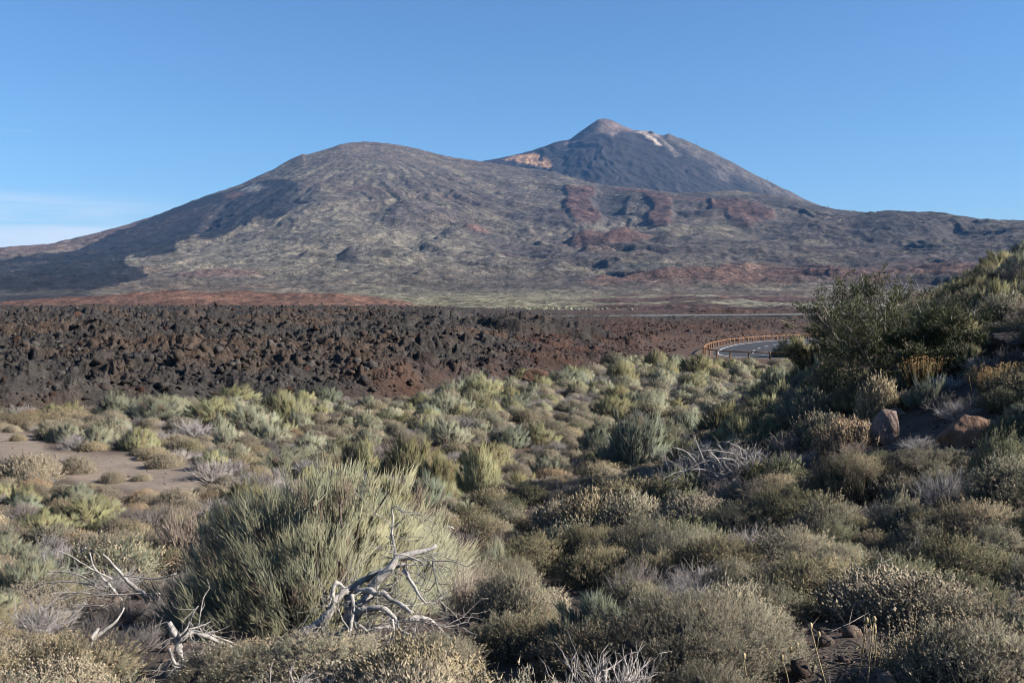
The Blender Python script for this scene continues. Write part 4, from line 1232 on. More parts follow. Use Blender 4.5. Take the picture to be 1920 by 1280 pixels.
# ------------------------------------------------------------------ the shrubs one would point at
HERO = [  # kind, px, base_py, width_px, height_px, tint, label
 ('broom', 535, 885, 150, 55, 0, 'grey-green broom bush directly behind the top of the great broom bush'),
 ('broom', 675, 892, 95, 82, 1, 'upright yellowish broom with brush-like top behind the great broom bush'),
 ('broom', 915, 1092, 140, 90, 0, 'silvery broom bush with upright brushes between great broom and earth gap'),
 ('broom', 975, 1086, 70, 50, 0, 'small silvery broom tuft at the edge of the earth gap'),
 ('broom', 775, 905, 150, 95, 3, 'open olive bush behind and right of the upright yellowish broom'),
 ('broom', 898, 928, 100, 105, 1, 'tall rounded yellow-olive bush among the olive bushes'),
 ('broom', 825, 940, 110, 52, 1, 'low bright green bush in front of the olive bushes'),
 ('broom', 905, 748, 120, 46, 1, 'pale yellow-green broom clump below the red scree, middle of the flat'),
 ('broom', 850, 745, 70, 34, 0, 'small silvery bush joined to the left of the pale broom clump'),
 ('broom', 120, 832, 90, 45, 0, 'rounded green broom at the left end of the broom row by the sand'),
 ('broom', 180, 838, 100, 48, 0, 'silvery broom second from the left edge of the sandy clearing'),
 ('broom', 258, 845, 82, 52, 1, 'yellow-green broom brush on the near right of the broom row by the sand'),
 ('broom', 215, 812, 80, 36, 0, 'grey-green broom behind the middle of the row by the sand'),
 ('broom', 300, 790, 140, 58, 0, 'broad silvery broom below the lava slope, behind the row by the sand'),
 ('broom', 400, 800, 150, 62, 1, 'large yellow-green broom in the middle of the tall broom row'),
 ('broom', 470, 805, 130, 52, 0, 'silvery broom at the near side of the tall broom row'),
 ('broom', 530, 790, 130, 66, 1, 'tall bright broom at the right end of the tall broom row'),
 ('broom', 440, 752, 100, 34, 1, 'farthest broom of the tall row, touching the lava slope'),
 ('broom', 560, 805, 70, 42, 0, 'small round silvery broom ending the tall broom row on the right'),
 ('broom', 1195, 880, 190, 120, 2, 'large blue-grey broom with upright brushes, middle right of the flat'),
 ('broom', 1120, 855, 110, 62, 2, 'darker broom leaning against the left of the blue-grey broom'),
 ('broom', 1010, 838, 90, 52, 1, 'yellow-green broom left of the blue-grey broom'),
 ('broom', 790, 812, 70, 36, 1, 'small yellow-green broom halfway between pale broom clump and olive bushes'),
 ('broom', 690, 812, 75, 38, 0, 'green broom behind the upright yellowish broom'),
 ('broom', 1060, 725, 130, 40, 2, 'broad grey-green bush below the rusty scree, left of the road bend'),
 ('broom', 1230, 690, 60, 40, 1, 'round pale green bush standing alone left of the road bend'),
 ('broom', 1310, 705, 90, 46, 3, 'dark green bush just left of the guardrail end'),
 ('broom', 1492, 674, 96, 50, 3, 'dark bush at the right end of the visible road'),
 ('broom', 1290, 820, 120, 60, 2, 'grey-green broom right behind the blue-grey broom'),
 ('broom', 70, 1010, 170, 60, 1, 'yellow-green broom at the left edge of the picture'),
 ('broom', 150, 985, 160, 58, 1, 'light green broom second from the left edge'),
 ('broom', 245, 1060, 90, 60, 1, 'small yellow-green broom left of the great broom bush'),
 ('broom', 130, 950, 110, 46, 0, 'silvery broom just below the sandy clearing'),
 ('broom', 190, 962, 80, 40, 3, 'olive broom just below the sandy clearing, right of the silvery one'),
 ('broom', 40, 1062, 110, 46, 0, 'low grey-green broom at the left edge, above the fanned dead limbs'),
 ('cushion', 1435, 1185, 190, 85, 0, 'neat grey-green cushion left of the bare earth patch'),
 ('cushion', 1310, 1285, 460, 150, 0, 'very wide grey-green cushion filling the bottom edge, left of the bare earth'),
 ('cushion', 1140, 1290, 300, 110, 2, 'brownish cushion at the bottom edge, below the earth gap'),
 ('cushion', 970, 1170, 200, 90, 3, 'pale grey-green cushion in front of the small silvery broom tuft'),
 ('cushion', 990, 1240, 200, 85, 2, 'brownish cushion left of the very wide bottom cushion'),
 ('cushion', 800, 1270, 220, 75, 0, 'grey-green cushion in front of the fallen bleached tree'),
 ('cushion', 590, 1290, 320, 90, 3, 'pale grey-green cushion at the bottom edge under the fallen bleached tree'),
 ('cushion', 430, 1292, 200, 75, 3, 'pale cushion at the bottom edge right of the broken pale stump'),
 ('cushion', 110, 1290, 200, 85, 2, 'brownish cushion in the bottom left corner'),
 
 ('cushion', 1830, 1150, 120, 70, 4, 'bright green cushion on the right, beside the stones'),
 ('cushion', 1600, 945, 170, 90, 2, 'domed brownish cushion left of the whitish rock'),
 ('cushion', 1500, 990, 220, 75, 1, 'broad olive cushion in front of the tangled dead branches'),
 ('cushion', 1665, 1110, 140, 70, 0, 'grey-green cushion above the white dead twigs'),
 ('cushion', 1560, 1100, 120, 50, 0, 'low grey-green cushion left of the white dead twigs'),
 ('cushion', 1760, 1020, 160, 62, 1, 'olive cushion right of the whitish rock'),
 ('cushion', 1880, 1060, 140, 70, 0, 'grey-green cushion at the right edge above the stones'),
 ('cushion', 1120, 1100, 150, 70, 1, 'olive cushion right of the earth gap'),
 ('cushion', 1230, 1060, 190, 80, 0, 'broad grey-green cushion in the middle right of the slope'),
 ('cushion', 1360, 1080, 170, 70, 1, 'olive cushion behind the neat grey-green cushion'),
 ('cushion', 1420, 1010, 200, 62, 0, 'wide grey-green cushion below the tangled dead branches'),
 ('cushion', 1740, 905, 170, 62, 0, 'grey-green cushion below the rust-red boulder, left of the edge'),
 ('cushion', 1885, 915, 110, 90, 4, 'dark rounded shrub at the right edge below the rust-red boulder'),
 ('cushion', 1800, 880, 110, 40, 3, 'low pale cushion touching the foot of the rust-red boulder'),
 ('bare', 1730, 850, 90, 36, 0, 'grey twigs between the pinkish boulder and the rust-red boulder'),
 ('cushion', 1620, 905, 120, 50, 1, 'olive cushion below the pinkish boulder'),
 ('mound', 1650, 790, 92, 78, 1, 'round straw dome below the green tree'),
 ('mound', 1592, 850, 122, 60, 3, 'pinkish straw shrub left of the pinkish boulder'),
 ('mound', 1100, 1012, 120, 78, 1, 'domed tussock of straw stems, middle of the slope'),
 ('mound', 1050, 1005, 80, 62, 2, 'greyish straw shrub joined to the left of the domed tussock'),
 ('mound', 140, 888, 58, 30, 0, 'round beige mound shrub alone on the near left of the sand'),
 ('mound', 307, 878, 64, 28, 0, 'flat beige mound shrub on the right part of the sand'),
 ('mound', 208, 906, 50, 22, 0, 'small beige mound shrub on the near edge of the sand'),
 ('mound', 262, 902, 34, 14, 0, 'tiny beige mound shrub on the near edge of the sand'),
 ('mound', 30, 826, 36, 12, 1, 'tiny yellowish mound shrub on the far left of the sand'),
 ('mound', 285, 862, 60, 22, 1, 'beige mound shrub in front of the broom row, right end'),
 ('mound', 345, 848, 60, 26, 0, 'beige mound shrub at the right corner of the sandy clearing'),
 ('mound', 1805, 690, 50, 35, 3, 'tan dry shrub right of the green tree'),
 ('mound', 330, 952, 66, 34, 0, 'beige mound shrub between sandy clearing and great broom bush'),
 ('mound', 45, 905, 110, 48, 0, 'broad beige mound shrub at the left edge below the sand'),
 ('mound', 25, 800, 90, 24, 1, 'wide yellowish mound shrub at the far left edge of the sand'),
 ('mound', 110, 795, 110, 26, 1, 'yellowish mound shrub strip under the lava slope on the left'),
 ('bare', 868, 1165, 120, 125, 1, 'red-brown leafless bush right of the fallen bleached tree'),
 ('bare', 60, 1200, 200, 80, 0, 'dense ash-grey twiggy shrub at the left edge'),
 ('bare', 205, 1225, 90, 45, 3, 'small dark twiggy tangle beside the leaning tan stick'),  # this run of tangles: dark tint also paints the great broom's shadow
 ('bare', 330, 1130, 130, 70, 3, 'dark twiggy tangle under the left edge of the great broom bush'),
 ('bare', 225, 1170, 140, 50, 3, 'dark flat tangle of twigs in the shade above the leaning tan stick'),
 ('bare', 170, 1205, 130, 60, 3, 'dark grey twiggy tangle behind the leaning tan stick'),
 ('bare', 262, 1225, 120, 60, 3, 'dark grey twiggy tangle between leaning tan stick and broken stump'),
 ('bare', 300, 1165, 110, 55, 3, 'dark grey twiggy tangle in the shade left of the great broom bush'),
 ('bare', 235, 1275, 110, 45, 3, 'dark twiggy tangle at the bottom edge left of the broken stump'),
 ('bare', 1290, 1140, 150, 62, 0, 'ash-grey leafless shrub left of the neat grey-green cushion'),
 ('bare', 1565, 1095, 90, 75, 2, 'pale upright twigs left of the white dead twigs'),
 ('bare', 340, 1050, 130, 110, 1, 'brown-grey leafless shrub against the left of the great broom bush'),
 ('bare', 1390, 905, 170, 72, 0, 'tangled dead branches in a grey fan on the right slope'),
 ('bare', 1290, 915, 130, 72, 0, 'grey dead fan left of the tangled dead branches'),
 ('bare', 390, 905, 110, 48, 2, 'pale grey leafless shrub behind the great broom bush on the left'),
 ('bare', 360, 830, 110, 42, 0, 'ash-grey twigs between sandy clearing and tall broom row'),
 ('bare', 1640, 985, 70, 50, 0, 'grey twigs beside the whitish rock'),
 ('bare', 1800, 790, 120, 45, 0, 'ash-grey twigs above the rust-red boulder'),
]
LOW_ROAD = lambda px_: 1305 < px_ < 1472
for kind, px_, bp, wp, hp, ti, lab in HERO:
    p = hit(px_, min(bp, 1279 + 20))
    y = p[1]; r_ = wp / F * y / 2
    yc = y + r_ * .55
    x = (px_ - 960) / F * yc
    rr2 = (wp / F * yc) / 2
    z = float(near_z(x, yc))
    top = at(px_, bp - hp, yc)[2]
    h_ = max(top - z, .25 * rr2)
    shrub(kind, x, yc, rr2, min(h_, 2.2 * rr2), ti, lab, None, z)

# the great broom bush in the foreground
p = hit(600, 1185); yc = p[1] + 1.0
HX, HY = (592 - 960) / F * yc, yc
HZ = float(near_z(HX, HY)); HR = 490 / F * yc / 2; HH = at(600, 868, yc)[2] - HZ
g, b = broom(901, HR * 1.2, HH * .95, 1050, 30, .24, .0042, (np.array([.335, .343, .232]), np.array([.375, .348, .20])), 2, .30, dead=.07, stems=130, la=.26, jit=.80, nm=.5)
gb = place_thing('broom_bush', [('foliage', g.mesh('foliage', M['leaf'])), ('branches', b.mesh('branches', M['twig']))], (HX, HY, HZ - .05), 0, 1,
                 None, 'the great broom bush of thin upright green stems, largest plant in the foreground', 'bush', 'broom bushes of the scrub')
for o_ in gb.children: o_.color = (1, 1, 1, 1)
PLACED.append((HX, HY, HR * .95))
print('hero bush', HX, HY, HZ, HR, HH)

# ------------------------------------------------------------------ the green tree on the right
def tree(sd_, Rr, H):
    r = np.random.default_rng(sd_)
    t_, l_, w_ = Geo(), Geo(), Geo()
    n1 = 15
    d = dome_dirs(r, n1, .12)
    S0 = np.c_[r.normal(0, .10, n1), r.normal(0, .10, n1), np.full(n1, -.1)]
    P = grow(r, S0, d + np.array([0, 0, .25]), np.linalg.norm(unit(d) * np.array([Rr, Rr, H]), axis=1) * r.uniform(.72, .92, n1), 7, .18, .02)
    bark = np.array([.16, .135, .11])
    t_.tubes(P, np.linspace(1, .28, 7)[None] * .055 * r.uniform(.7, 1.2, (n1, 1)), 7, np.repeat(bark[None], n1, 0))
    def kids(P, per, L, m, wander, lo):
        n_, mm, _ = P.shape
        k = np.repeat(np.arange(n_), per); N_ = len(k)
        a = r.uniform(lo, mm - 1.02, N_); i = a.astype(int); t = (a - i)[:, None]
        st = P[k, i] * (1 - t) + P[k, i + 1] * t
        dd = unit(P[k, i + 1] - P[k, i]) + r.normal(0, .55, (N_, 3)) + np.array([0, 0, .18])
        return grow(r, st, dd, L * r.uniform(.5, 1.15, N_), m, wander, .03)
    Q = kids(P, 10, .42 * Rr, 5, .22, 2.0)
    w_.tubes(Q, np.linspace(1, .4, 5)[None] * .016 * np.ones((len(Q), 1)), 4, np.repeat(bark[None] * 1.15, len(Q), 0) * r.uniform(.7, 1.4, (len(Q), 1)))
    T_ = kids(Q, 8, .20 * Rr, 4, .25, 1.0)
    pale = r.uniform(size=len(T_)) < .12
    tc_ = np.where(pale[:, None], np.array([.40, .36, .31])[None], (bark * .9)[None])
    w_.tubes(T_, np.linspace(1, .5, 4)[None] * np.where(pale, .0085, .006)[:, None] * np.ones((1, 4)), 3, tc_)
    cl = fbm(T_[:, 3, 0] * 1.6 + sd_, T_[:, 3, 2] * 2.2 + T_[:, 3, 1] * 1.3, 3, sd_) + r.normal(0, .2, len(T_))
    k = np.repeat(np.where(~pale & (cl > -.42))[0], 46); N_ = len(k)
    cl = np.clip(.45 + .6 * cl, 0, 1)
    i = r.integers(1, 4, N_)
    ps = T_[k, i] + r.normal(0, .045, (N_, 3))
    dd = unit(unit(T_[k, i] - T_[k, i - 1]) + r.normal(0, .7, (N_, 3)))
    side = unit(np.cross(dd, r.normal(0, 1, (N_, 3))))
    base_ = np.array([.050, .062, .026]) * (1 - cl[:, None]) + np.array([.098, .104, .044]) * cl[:, None]
    brn = r.uniform(size=len(T_)) < .08
    base_[brn] = (.15, .115, .075)
    l_.leaves(ps, dd, side, .062 * r.uniform(.6, 1.3, N_), .0115 * r.uniform(.7, 1.3, N_), base_[k] * r.uniform(.7, 1.35, (N_, 1)))
    return t_, l_, w_
def put_tree(sd_, px_, bp, wp, hp, label, shade=1.0):
    p = hit(px_, bp); yc = p[1] + .5
    x = (px_ - 960) / F * yc; z = float(near_z(x, yc))
    Rr = wp / F * yc / 2; H = at(px_, bp - hp, yc)[2] - z
    t_, l_, w_ = tree(sd_, Rr, H)
    o = place_thing('tree', [('trunk', t_.mesh('trunk', M['twig'], True)), ('crown', l_.mesh('crown', M['leaf'])), ('branches', w_.mesh('branches', M['twig']))], (x, yc, z - .05), 0, 1, (shade,) * 3, label, 'tree')
    PLACED.append((x, yc, Rr * .62))
    print('tree', x, yc, z, Rr, H)
put_tree(77, 1660, 722, 400, 198, 'low spreading green tree with pale bare twigs on the right slope')
put_tree(78, 1765, 708, 170, 145, 'smaller bright green sapling crown joined to the right of the green tree')
put_tree(79, 1550, 700, 130, 120, 'dark leafy tree hugging the left foot of the low spreading green tree', .8)

# ------------------------------------------------------------------ boulders
def boulder(name, sd_, px_, bp, wp, hp, col, label, cuts=13, asp=.9, cat='rock', back=.4, mate='rock', sink=.02):
    r = np.random.default_rng(sd_)
    p = hit(px_, bp); w_ = wp / F * p[1]; h_ = hp / F * p[1]
    yc = p[1] + w_ * back
    x = (px_ - 960) / F * yc
    v = rock_geo(r, 4, cuts, .07, .40, .78)
    v = v * (1 + .035 * ridged(v[:, 0] * 5 + v[:, 2] * 2, v[:, 1] * 5 - v[:, 2] * 4, 3, sd_ + 2))[:, None]
    v = v / np.array([np.ptp(v[:, 0]), np.ptp(v[:, 1]), np.ptp(v[:, 2])])
    v = v * np.array([w_, w_ * asp, h_ * 1.35]); v[:, 2] += h_ * .45
    nz_ = fbm(v[:, 0] * 6 / w_, v[:, 1] * 6 / w_ + v[:, 2] * 5 / w_, 3, sd_)
    c = np.asarray(col)[None] * (1 + .22 * nz_)[:, None]
    o = link(name, mesh_from(name, v, ICO[4][1], c, M[mate]), None, (x, yc, float(near_z(x, yc)) - sink))
    tag(o, label, cat)
    PLACED.append((x, yc, w_ * .42))
    return o
boulder('boulder', 11, 1815, 842, 98, 58, (.25, .15, .102), 'large rust-red boulder with a dark shaded left face on the right slope', 11)
boulder('boulder', 25, 1668, 832, 58, 50, (.30, .215, .18), 'pinkish upright boulder left of the rust-red boulder', 9)
boulder('rock', 31, 1630, 810, 38, 20, (.40, .38, .34), 'small pale grey rock behind the pinkish boulder', 9)
boulder('rock', 32, 1868, 818, 64, 22, (.24, .22, .20), 'flat grey slab right of the rust-red boulder', 9)
boulder('rock', 33, 1858, 840, 24, 18, (.40, .36, .31), 'small pale stone touching the right of the rust-red boulder', 9)
boulder('rock', 34, 1668, 976, 42, 28, (.26, .25, .235), 'whitish angular rock with dark stains between cushions', 9)
boulder('rock', 35, 1895, 1160, 46, 26, (.33, .25, .19), 'tan stone at the right edge beside the bright green cushion', 9)
boulder('rock', 36, 1868, 1172, 36, 18, (.27, .20, .155), 'small brown stone left of the tan stone at the right edge', 9)
boulder('rock', 37, 1545, 1208, 18, 10, (.2, .15, .12), 'small dark brown stone on the bare earth patch', 9)
boulder('rock', 38, 1120, 1135, 32, 14, (.10, .085, .08), 'dark stone in the shaded earth gap', 9)
boulder('rock', 40, 1690, 782, 36, 14, (.30, .22, .17), 'flat tan stone behind the pinkish boulder', 9)
boulder('rock_outcrop', 41, 1950, 640, 150, 85, (.07, .055, .046), 'dark rock outcrop on the hillside at the right edge', 24, 1.2, back=.5, sink=.75)  # base colour darkened to include the shadow on the rock
boulder('boulder', 43, 1000, 722, 60, 26, (.13, .075, .05), 'rust-brown mound of rock below the red scree, right of the pale broom clump', 10)
print('hero', round(time.time() - T00, 1))
# ------------------------------------------------------------------ dead wood, traced limb by limb
WOODC = np.array([.53, .485, .435])
def limb_mesh(pts, y0, r0, r1, dy=None, seed=1, col=WOODC, k=7):
    """pts: photo pixels along a limb; y0: distance; r0, r1: half thickness in pixels"""
    r = np.random.default_rng(seed)
    P = np.array(pts, float)
    n_ = len(P)
    dpt = y0 + (np.zeros(n_) if dy is None else np.interp(np.linspace(0, 1, n_), np.linspace(0, 1, len(dy)), dy))
    W_ = np.array([at(P[i, 0], P[i, 1], dpt[i]) for i in range(n_)])
    step = max(.02, np.linalg.norm(np.diff(W_, axis=0), axis=1).sum() / 40)
    Q = resample(W_, step)
    m = len(Q); t = np.linspace(0, 1, m)
    rad = (r0 + (r1 - r0) * t) / F * y0
    # gnarls
    Q = Q + np.stack([fbm(t * m * .23 + seed, t * 0 + q * 9.1, 2, seed + q) for q in range(3)], -1) * rad[:, None] * .55
    rad = rad * (1 + .18 * fbm(t * m * .3, t * 0 + seed, 2, seed + 5))
    v, f = tube(Q, rad, k)
    c = np.asarray(col)[None] * (1 + .16 * fbm(v[:, 0] * 14 + v[:, 2] * 9, v[:, 1] * 14, 3, seed + 9))[:, None]
    return v, f, c, Q
def dead_tree(name, base_px, y0, limbs, label, cat, twigs=0, box=None, seed=5, group=None):
    o = link(name, None)
    o.location = at(base_px[0], base_px[1], y0)
    o0 = np.array(o.location)
    r = np.random.default_rng(seed)
    paths = []
    for i, (nm, pts, r0, r1, dy) in enumerate(limbs):
        v, f, c, Q = limb_mesh(pts, y0, r0, r1, dy, seed + i, WOODC * r.uniform(.85, 1.12))
        link(nm, mesh_from(nm, v - o0, f, c, M['deadwood'], True), o)
        paths.append(Q)
    if twigs:
        g = Geo()
        allp = np.concatenate(paths)
        k = r.integers(0, len(allp), twigs)
        st = allp[k] - o0
        dd = r.normal(0, 1, (twigs, 3)) * np.array([1, .7, .6]) + np.array([.25, 0, -.55])
        P = grow(r, st, dd, r.uniform(.12, .5, twigs), 5, .28, -.02)
        g.tubes(P, np.linspace(1, .35, 5)[None] * r.uniform(.0025, .006, (twigs, 1)), 4, np.repeat(WOODC[None] * .9, twigs, 0) * r.uniform(.6, 1.15, (twigs, 1)))
        k2 = np.repeat(np.arange(twigs), 3)
        Q = grow(r, P[k2, r.integers(1, 5, len(k2))], unit(P[k2, 4] - P[k2, 0]) + r.normal(0, .5, (len(k2), 3)), r.uniform(.06, .22, len(k2)), 4, .25)
        g.tubes(Q, np.linspace(1, .4, 4)[None] * .0032 * np.ones((len(Q), 1)), 3, np.repeat(WOODC[None] * .85, len(Q), 0) * r.uniform(.6, 1.2, (len(Q), 1)))
        link('twigs', g.mesh('twigs', M['deadwood']), o)
    return tag(o, label, cat, group)

YD = float(hit(665, 1225)[1]) + .1
DT = [
 ('trunk', [(648, 1190), (660, 1150), (683, 1130), (707, 1090), (737, 1057), (753, 1042), (787, 1035), (820, 1023)], 14, 3.6, (0, .1, .2)),
 ('branch', [(640, 1108), (653, 1107), (667, 1097), (707, 1073), (750, 1058), (762, 1068)], 8, 4, (.1, .25, .3)),
 ('branch', [(743, 1043), (735, 1003), (737, 970), (735, 955), (742, 948)], 3.2, .9, (.2, .25)),
 ('branch', [(753, 1047), (780, 1048), (798, 1062)], 4, 1.2, (.2, 0)),
 ('branch', [(757, 1068), (773, 1093), (787, 1117), (800, 1132)], 4.2, 1.6, (.1, -.2)),
 ('branch', [(810, 1042), (815, 1077), (822, 1107), (826, 1128)], 2, .7, (.2, .1)),
 ('branch', [(545, 1212), (567, 1187), (610, 1157), (627, 1127), (640, 1110), (655, 1106)], 9, 6.5, (-.15, 0, .1)),
 ('branch', [(562, 1196), (582, 1190), (592, 1196)], 7, 5, (-.2, -.25)),
 ('branch', [(623, 1118), (627, 1097), (634, 1092), (648, 1106)], 4.5, 3, (0, .1)),
 ('branch', [(668, 1105), (700, 1108), (733, 1122), (757, 1137), (772, 1148)], 6.5, 3.5, (.1, -.1, -.25)),
 ('branch', [(660, 1160), (683, 1143), (713, 1138), (740, 1157), (750, 1180), (772, 1192)], 7.5, 2.5, (-.1, -.3)),
 ('branch', [(768, 1162), (797, 1157), (820, 1173), (845, 1202)], 5, 1.4, (-.2, -.1)),
 ('branch', [(650, 1108), (654, 1150), (650, 1185)], 7.5, 6, (.15, 0)),
 ('branch', [(660, 1113), (665, 1160), (672, 1193), (690, 1243)], 4.2, 1.6, (-.1, -.25)),
 ('branch', [(662, 1150), (655, 1190), (645, 1232)], 4, 1.4, (-.15, -.3)),
 ('branch', [(592, 1198), (620, 1190), (650, 1190)], 3.6, 4, (-.2, -.1)),
 ('branch', [(625, 1195), (642, 1206), (652, 1213)], 2.5, 1.2, (-.2, -.25)),
 ('branch', [(680, 1183), (705, 1178), (735, 1172)], 5, 3.5, (-.1, 0)),
 ('branch', [(672, 1172), (700, 1195), (712, 1232)], 3.4, 1.2, (-.2, -.3)),
 ('branch', [(735, 1160), (738, 1190), (728, 1215)], 3, 1.2, (-.25, -.3)),
 ('branch', [(700, 1120), (730, 1100), (755, 1080)], 2.4, 1.2, (.0, .2)),
]
dead_tree('dead_tree', (650, 1195), YD, DT, 'fallen bleached dead tree with twisted silver limbs in front of the great broom bush', 'dead tree', 190, seed=31)
YS2 = float(hit(332, 1268)[1])
D2 = [
 ('trunk', [(328, 1268), (333, 1240), (337, 1222), (333, 1200), (322, 1178), (315, 1166)], 8.5, 6, (0, .05)),
 ('branch', [(337, 1200), (357, 1187), (380, 1190), (410, 1203), (440, 1214), (467, 1219), (507, 1219)], 5.5, 2.4, (0, .1, .2)),
 ('branch', [(333, 1195), (350, 1177), (360, 1153), (372, 1135)], 3, .8, (0, .1)),
 ('branch', [(352, 1180), (380, 1172), (398, 1163)], 2.2, .8, (.05, .2)),
 ('branch', [(360, 1183), (395, 1190), (425, 1200), (450, 1210)], 2.8, 1.2, (.05, .3)),
 ('branch', [(317, 1215), (327, 1240), (352, 1252), (370, 1244)], 4, 2, (-.05, -.15)),
 ('branch', [(320, 1238), (308, 1255), (296, 1268)], 3.4, 1.5, (-.05, -.1)),
 ('branch', [(340, 1240), (375, 1230), (412, 1219)], 2.6, 1.2, (0, .1)),
 ('branch', [(370, 1232), (385, 1215), (405, 1206)], 3, 1.8, (.0, .15)),
]
dead_tree('dead_stump', (330, 1262), YS2, D2, 'broken pale stump with bare limbs reaching right, low on the left', 'dead tree', 26, seed=51)
YS3 = float(hit(157, 1225)[1])
dead_tree('dead_branch', (157, 1222), YS3, [('branch', [(155, 1225), (180, 1193), (198, 1180), (215, 1166), (226, 1152), (233, 1138)], 6, 1.4, (0, .2)), ('branch', [(172, 1200), (180, 1185), (184, 1174)], 5, 3.4, (0, .05))],
          'leaning tan dead stick rising from the shade at lower left', 'dead branch', 0, seed=61)
YS4 = float(hit(277, 1125)[1]) + .1
dead_tree('dead_branch', (277, 1118), YS4, [('branch', [(300, 1122), (277, 1117), (247, 1097), (220, 1067), (193, 1038)], 6, 1.8, (0, .2, .3)), ('branch', [(240, 1145), (215, 1108), (190, 1080), (175, 1060), (168, 1035)], 3.5, 1.2, (0, .2))],
          'dark dead limb slanting up to the left beside the great broom bush', 'dead branch', 10, seed=71)
FAN = [[(180, 1098), (150, 1092), (100, 1091), (50, 1107), (5, 1143)], [(178, 1102), (110, 1122), (60, 1150), (18, 1172)], [(300, 1112), (230, 1114), (160, 1120), (90, 1150), (40, 1160)],
       [(170, 1112), (120, 1110), (70, 1118), (20, 1130)], [(190, 1135), (140, 1140), (90, 1165), (60, 1180)], [(210, 1085), (165, 1062), (130, 1040), (110, 1032)], [(180, 1095), (140, 1075), (90, 1072)],
       [(160, 1130), (100, 1140), (40, 1130), (0, 1150)], [(330, 1075), (290, 1085), (235, 1080), (200, 1092)]]
dead_tree('dead_branch', (240, 1115), float(hit(190, 1150)[1]), [('branch', p, 1.7, .6, (0, .1 * (-1) ** i, .25 * (-1) ** i)) for i, p in enumerate(FAN)],
          'fanned dead limbs, long and pale, sweeping to the left edge', 'dead branch', 170, seed=81)
WT = [[(1700, 1124), (1670, 1115), (1640, 1108), (1615, 1100)], [(1690, 1122), (1660, 1125), (1630, 1135), (1618, 1140)], [(1660, 1126), (1645, 1145), (1632, 1155)], [(1680, 1118), (1655, 1100), (1640, 1090)],
      [(1700, 1125), (1730, 1115), (1755, 1105), (1772, 1098)], [(1650, 1122), (1625, 1118), (1612, 1112)], [(1705, 1100), (1728, 1098), (1745, 1110)]]
dead_tree('dead_branch', (1695, 1125), float(hit(1690, 1140)[1]), [('branch', p, 2.2, .8, (0, -.08 * (i % 3))) for i, p in enumerate(WT)],
          'white dead twigs spread flat between cushions on the right', 'dead branch', 60, seed=91)
TB = [[(1440, 905), (1410, 870), (1370, 850), (1320, 845), (1270, 862)], [(1430, 900), (1390, 868), (1340, 860), (1290, 880), (1255, 905)], [(1330, 900), (1318, 860), (1308, 835), (1302, 815)], [(1320, 890), (1290, 850), (1262, 838)],
      [(1420, 890), (1400, 850), (1372, 832), (1360, 828)], [(1360, 905), (1320, 880), (1270, 885), (1240, 900)], [(1450, 890), (1440, 860), (1415, 845)], [(1345, 900), (1350, 870), (1330, 845)]]
dead_tree('dead_branch', (1360, 905), float(hit(1360, 915)[1]), [('branch', p, 2.2, .9, (0, .1 * (-1) ** i)) for i, p in enumerate(TB)],
          'arching grey dead boughs over the tangled dead branches, right of the blue-grey broom', 'dead branch', 130, seed=95)
dead_tree('dead_branch', (845, 985), float(hit(845, 1010)[1]), [('branch', [(836, 986), (843, 988), (850, 991)], 2.4, 2.0, (0, 0))], 'short broken stick with a pale orange tip right of the great broom bush', 'dead branch', 0, seed=99)

# ------------------------------------------------------------------ orange grass tufts
def tuft(px_, bp, wp, hp, label, sd_, col=(.32, .195, .085)):
    r = np.random.default_rng(sd_)
    p = hit(px_, bp); w_ = wp / F * p[1] / 2; h_ = hp / F * p[1]; yc = p[1] + w_ * .5
    x = (px_ - 960) / F * yc; z = float(near_z(x, yc)); h_ = at(px_, bp - hp, yc)[2] - z
    n_ = 420; g, hd = Geo(), Geo()
    bs = np.c_[r.normal(0, w_ * .4, n_), r.normal(0, w_ * .3, n_), np.zeros(n_)]
    dd = unit(np.c_[bs[:, 0] / w_ * .35 + r.normal(0, .12, n_), r.normal(0, .15, n_), np.ones(n_)])
    L = h_ * r.uniform(.5, 1.0, n_)
    c1 = np.asarray(col)[None] * r.uniform(.6, 1.25, (n_, 1)); gr_m = r.uniform(size=(n_, 1)) < .25
    c1 = np.where(gr_m, np.array([[.14, .15, .05]]), c1)
    g.blades(bs, dd, L, np.full(n_, .006), r.normal(0, .05, (n_, 3)) * h_, c1 * .6, c1, 2)
    tip = bs + dd * L[:, None]
    hd.beads(tip[::2], np.full(len(tip[::2]), .014), np.asarray(col)[None] * r.uniform(.8, 1.4, (len(tip[::2]), 1)))
    place_thing('grass_tuft', [('stems', g.mesh('stems', M['leaf'])), ('seed_heads', hd.mesh('seed_heads', M['leaf']))], (x, yc, z), 0, 1, (1, 1, 1), label, 'grass tuft', 'orange grass tufts')
    PLACED.append((x, yc, w_ * .8))
tuft(1738, 728, 74, 62, 'upright orange grass tuft right below the green tree', 1)
tuft(1868, 740, 60, 52, 'left part of the orange grass at the right edge', 2)
tuft(1905, 736, 60, 58, 'tall orange grass tuft cut by the right edge', 3, (.34, .235, .11))

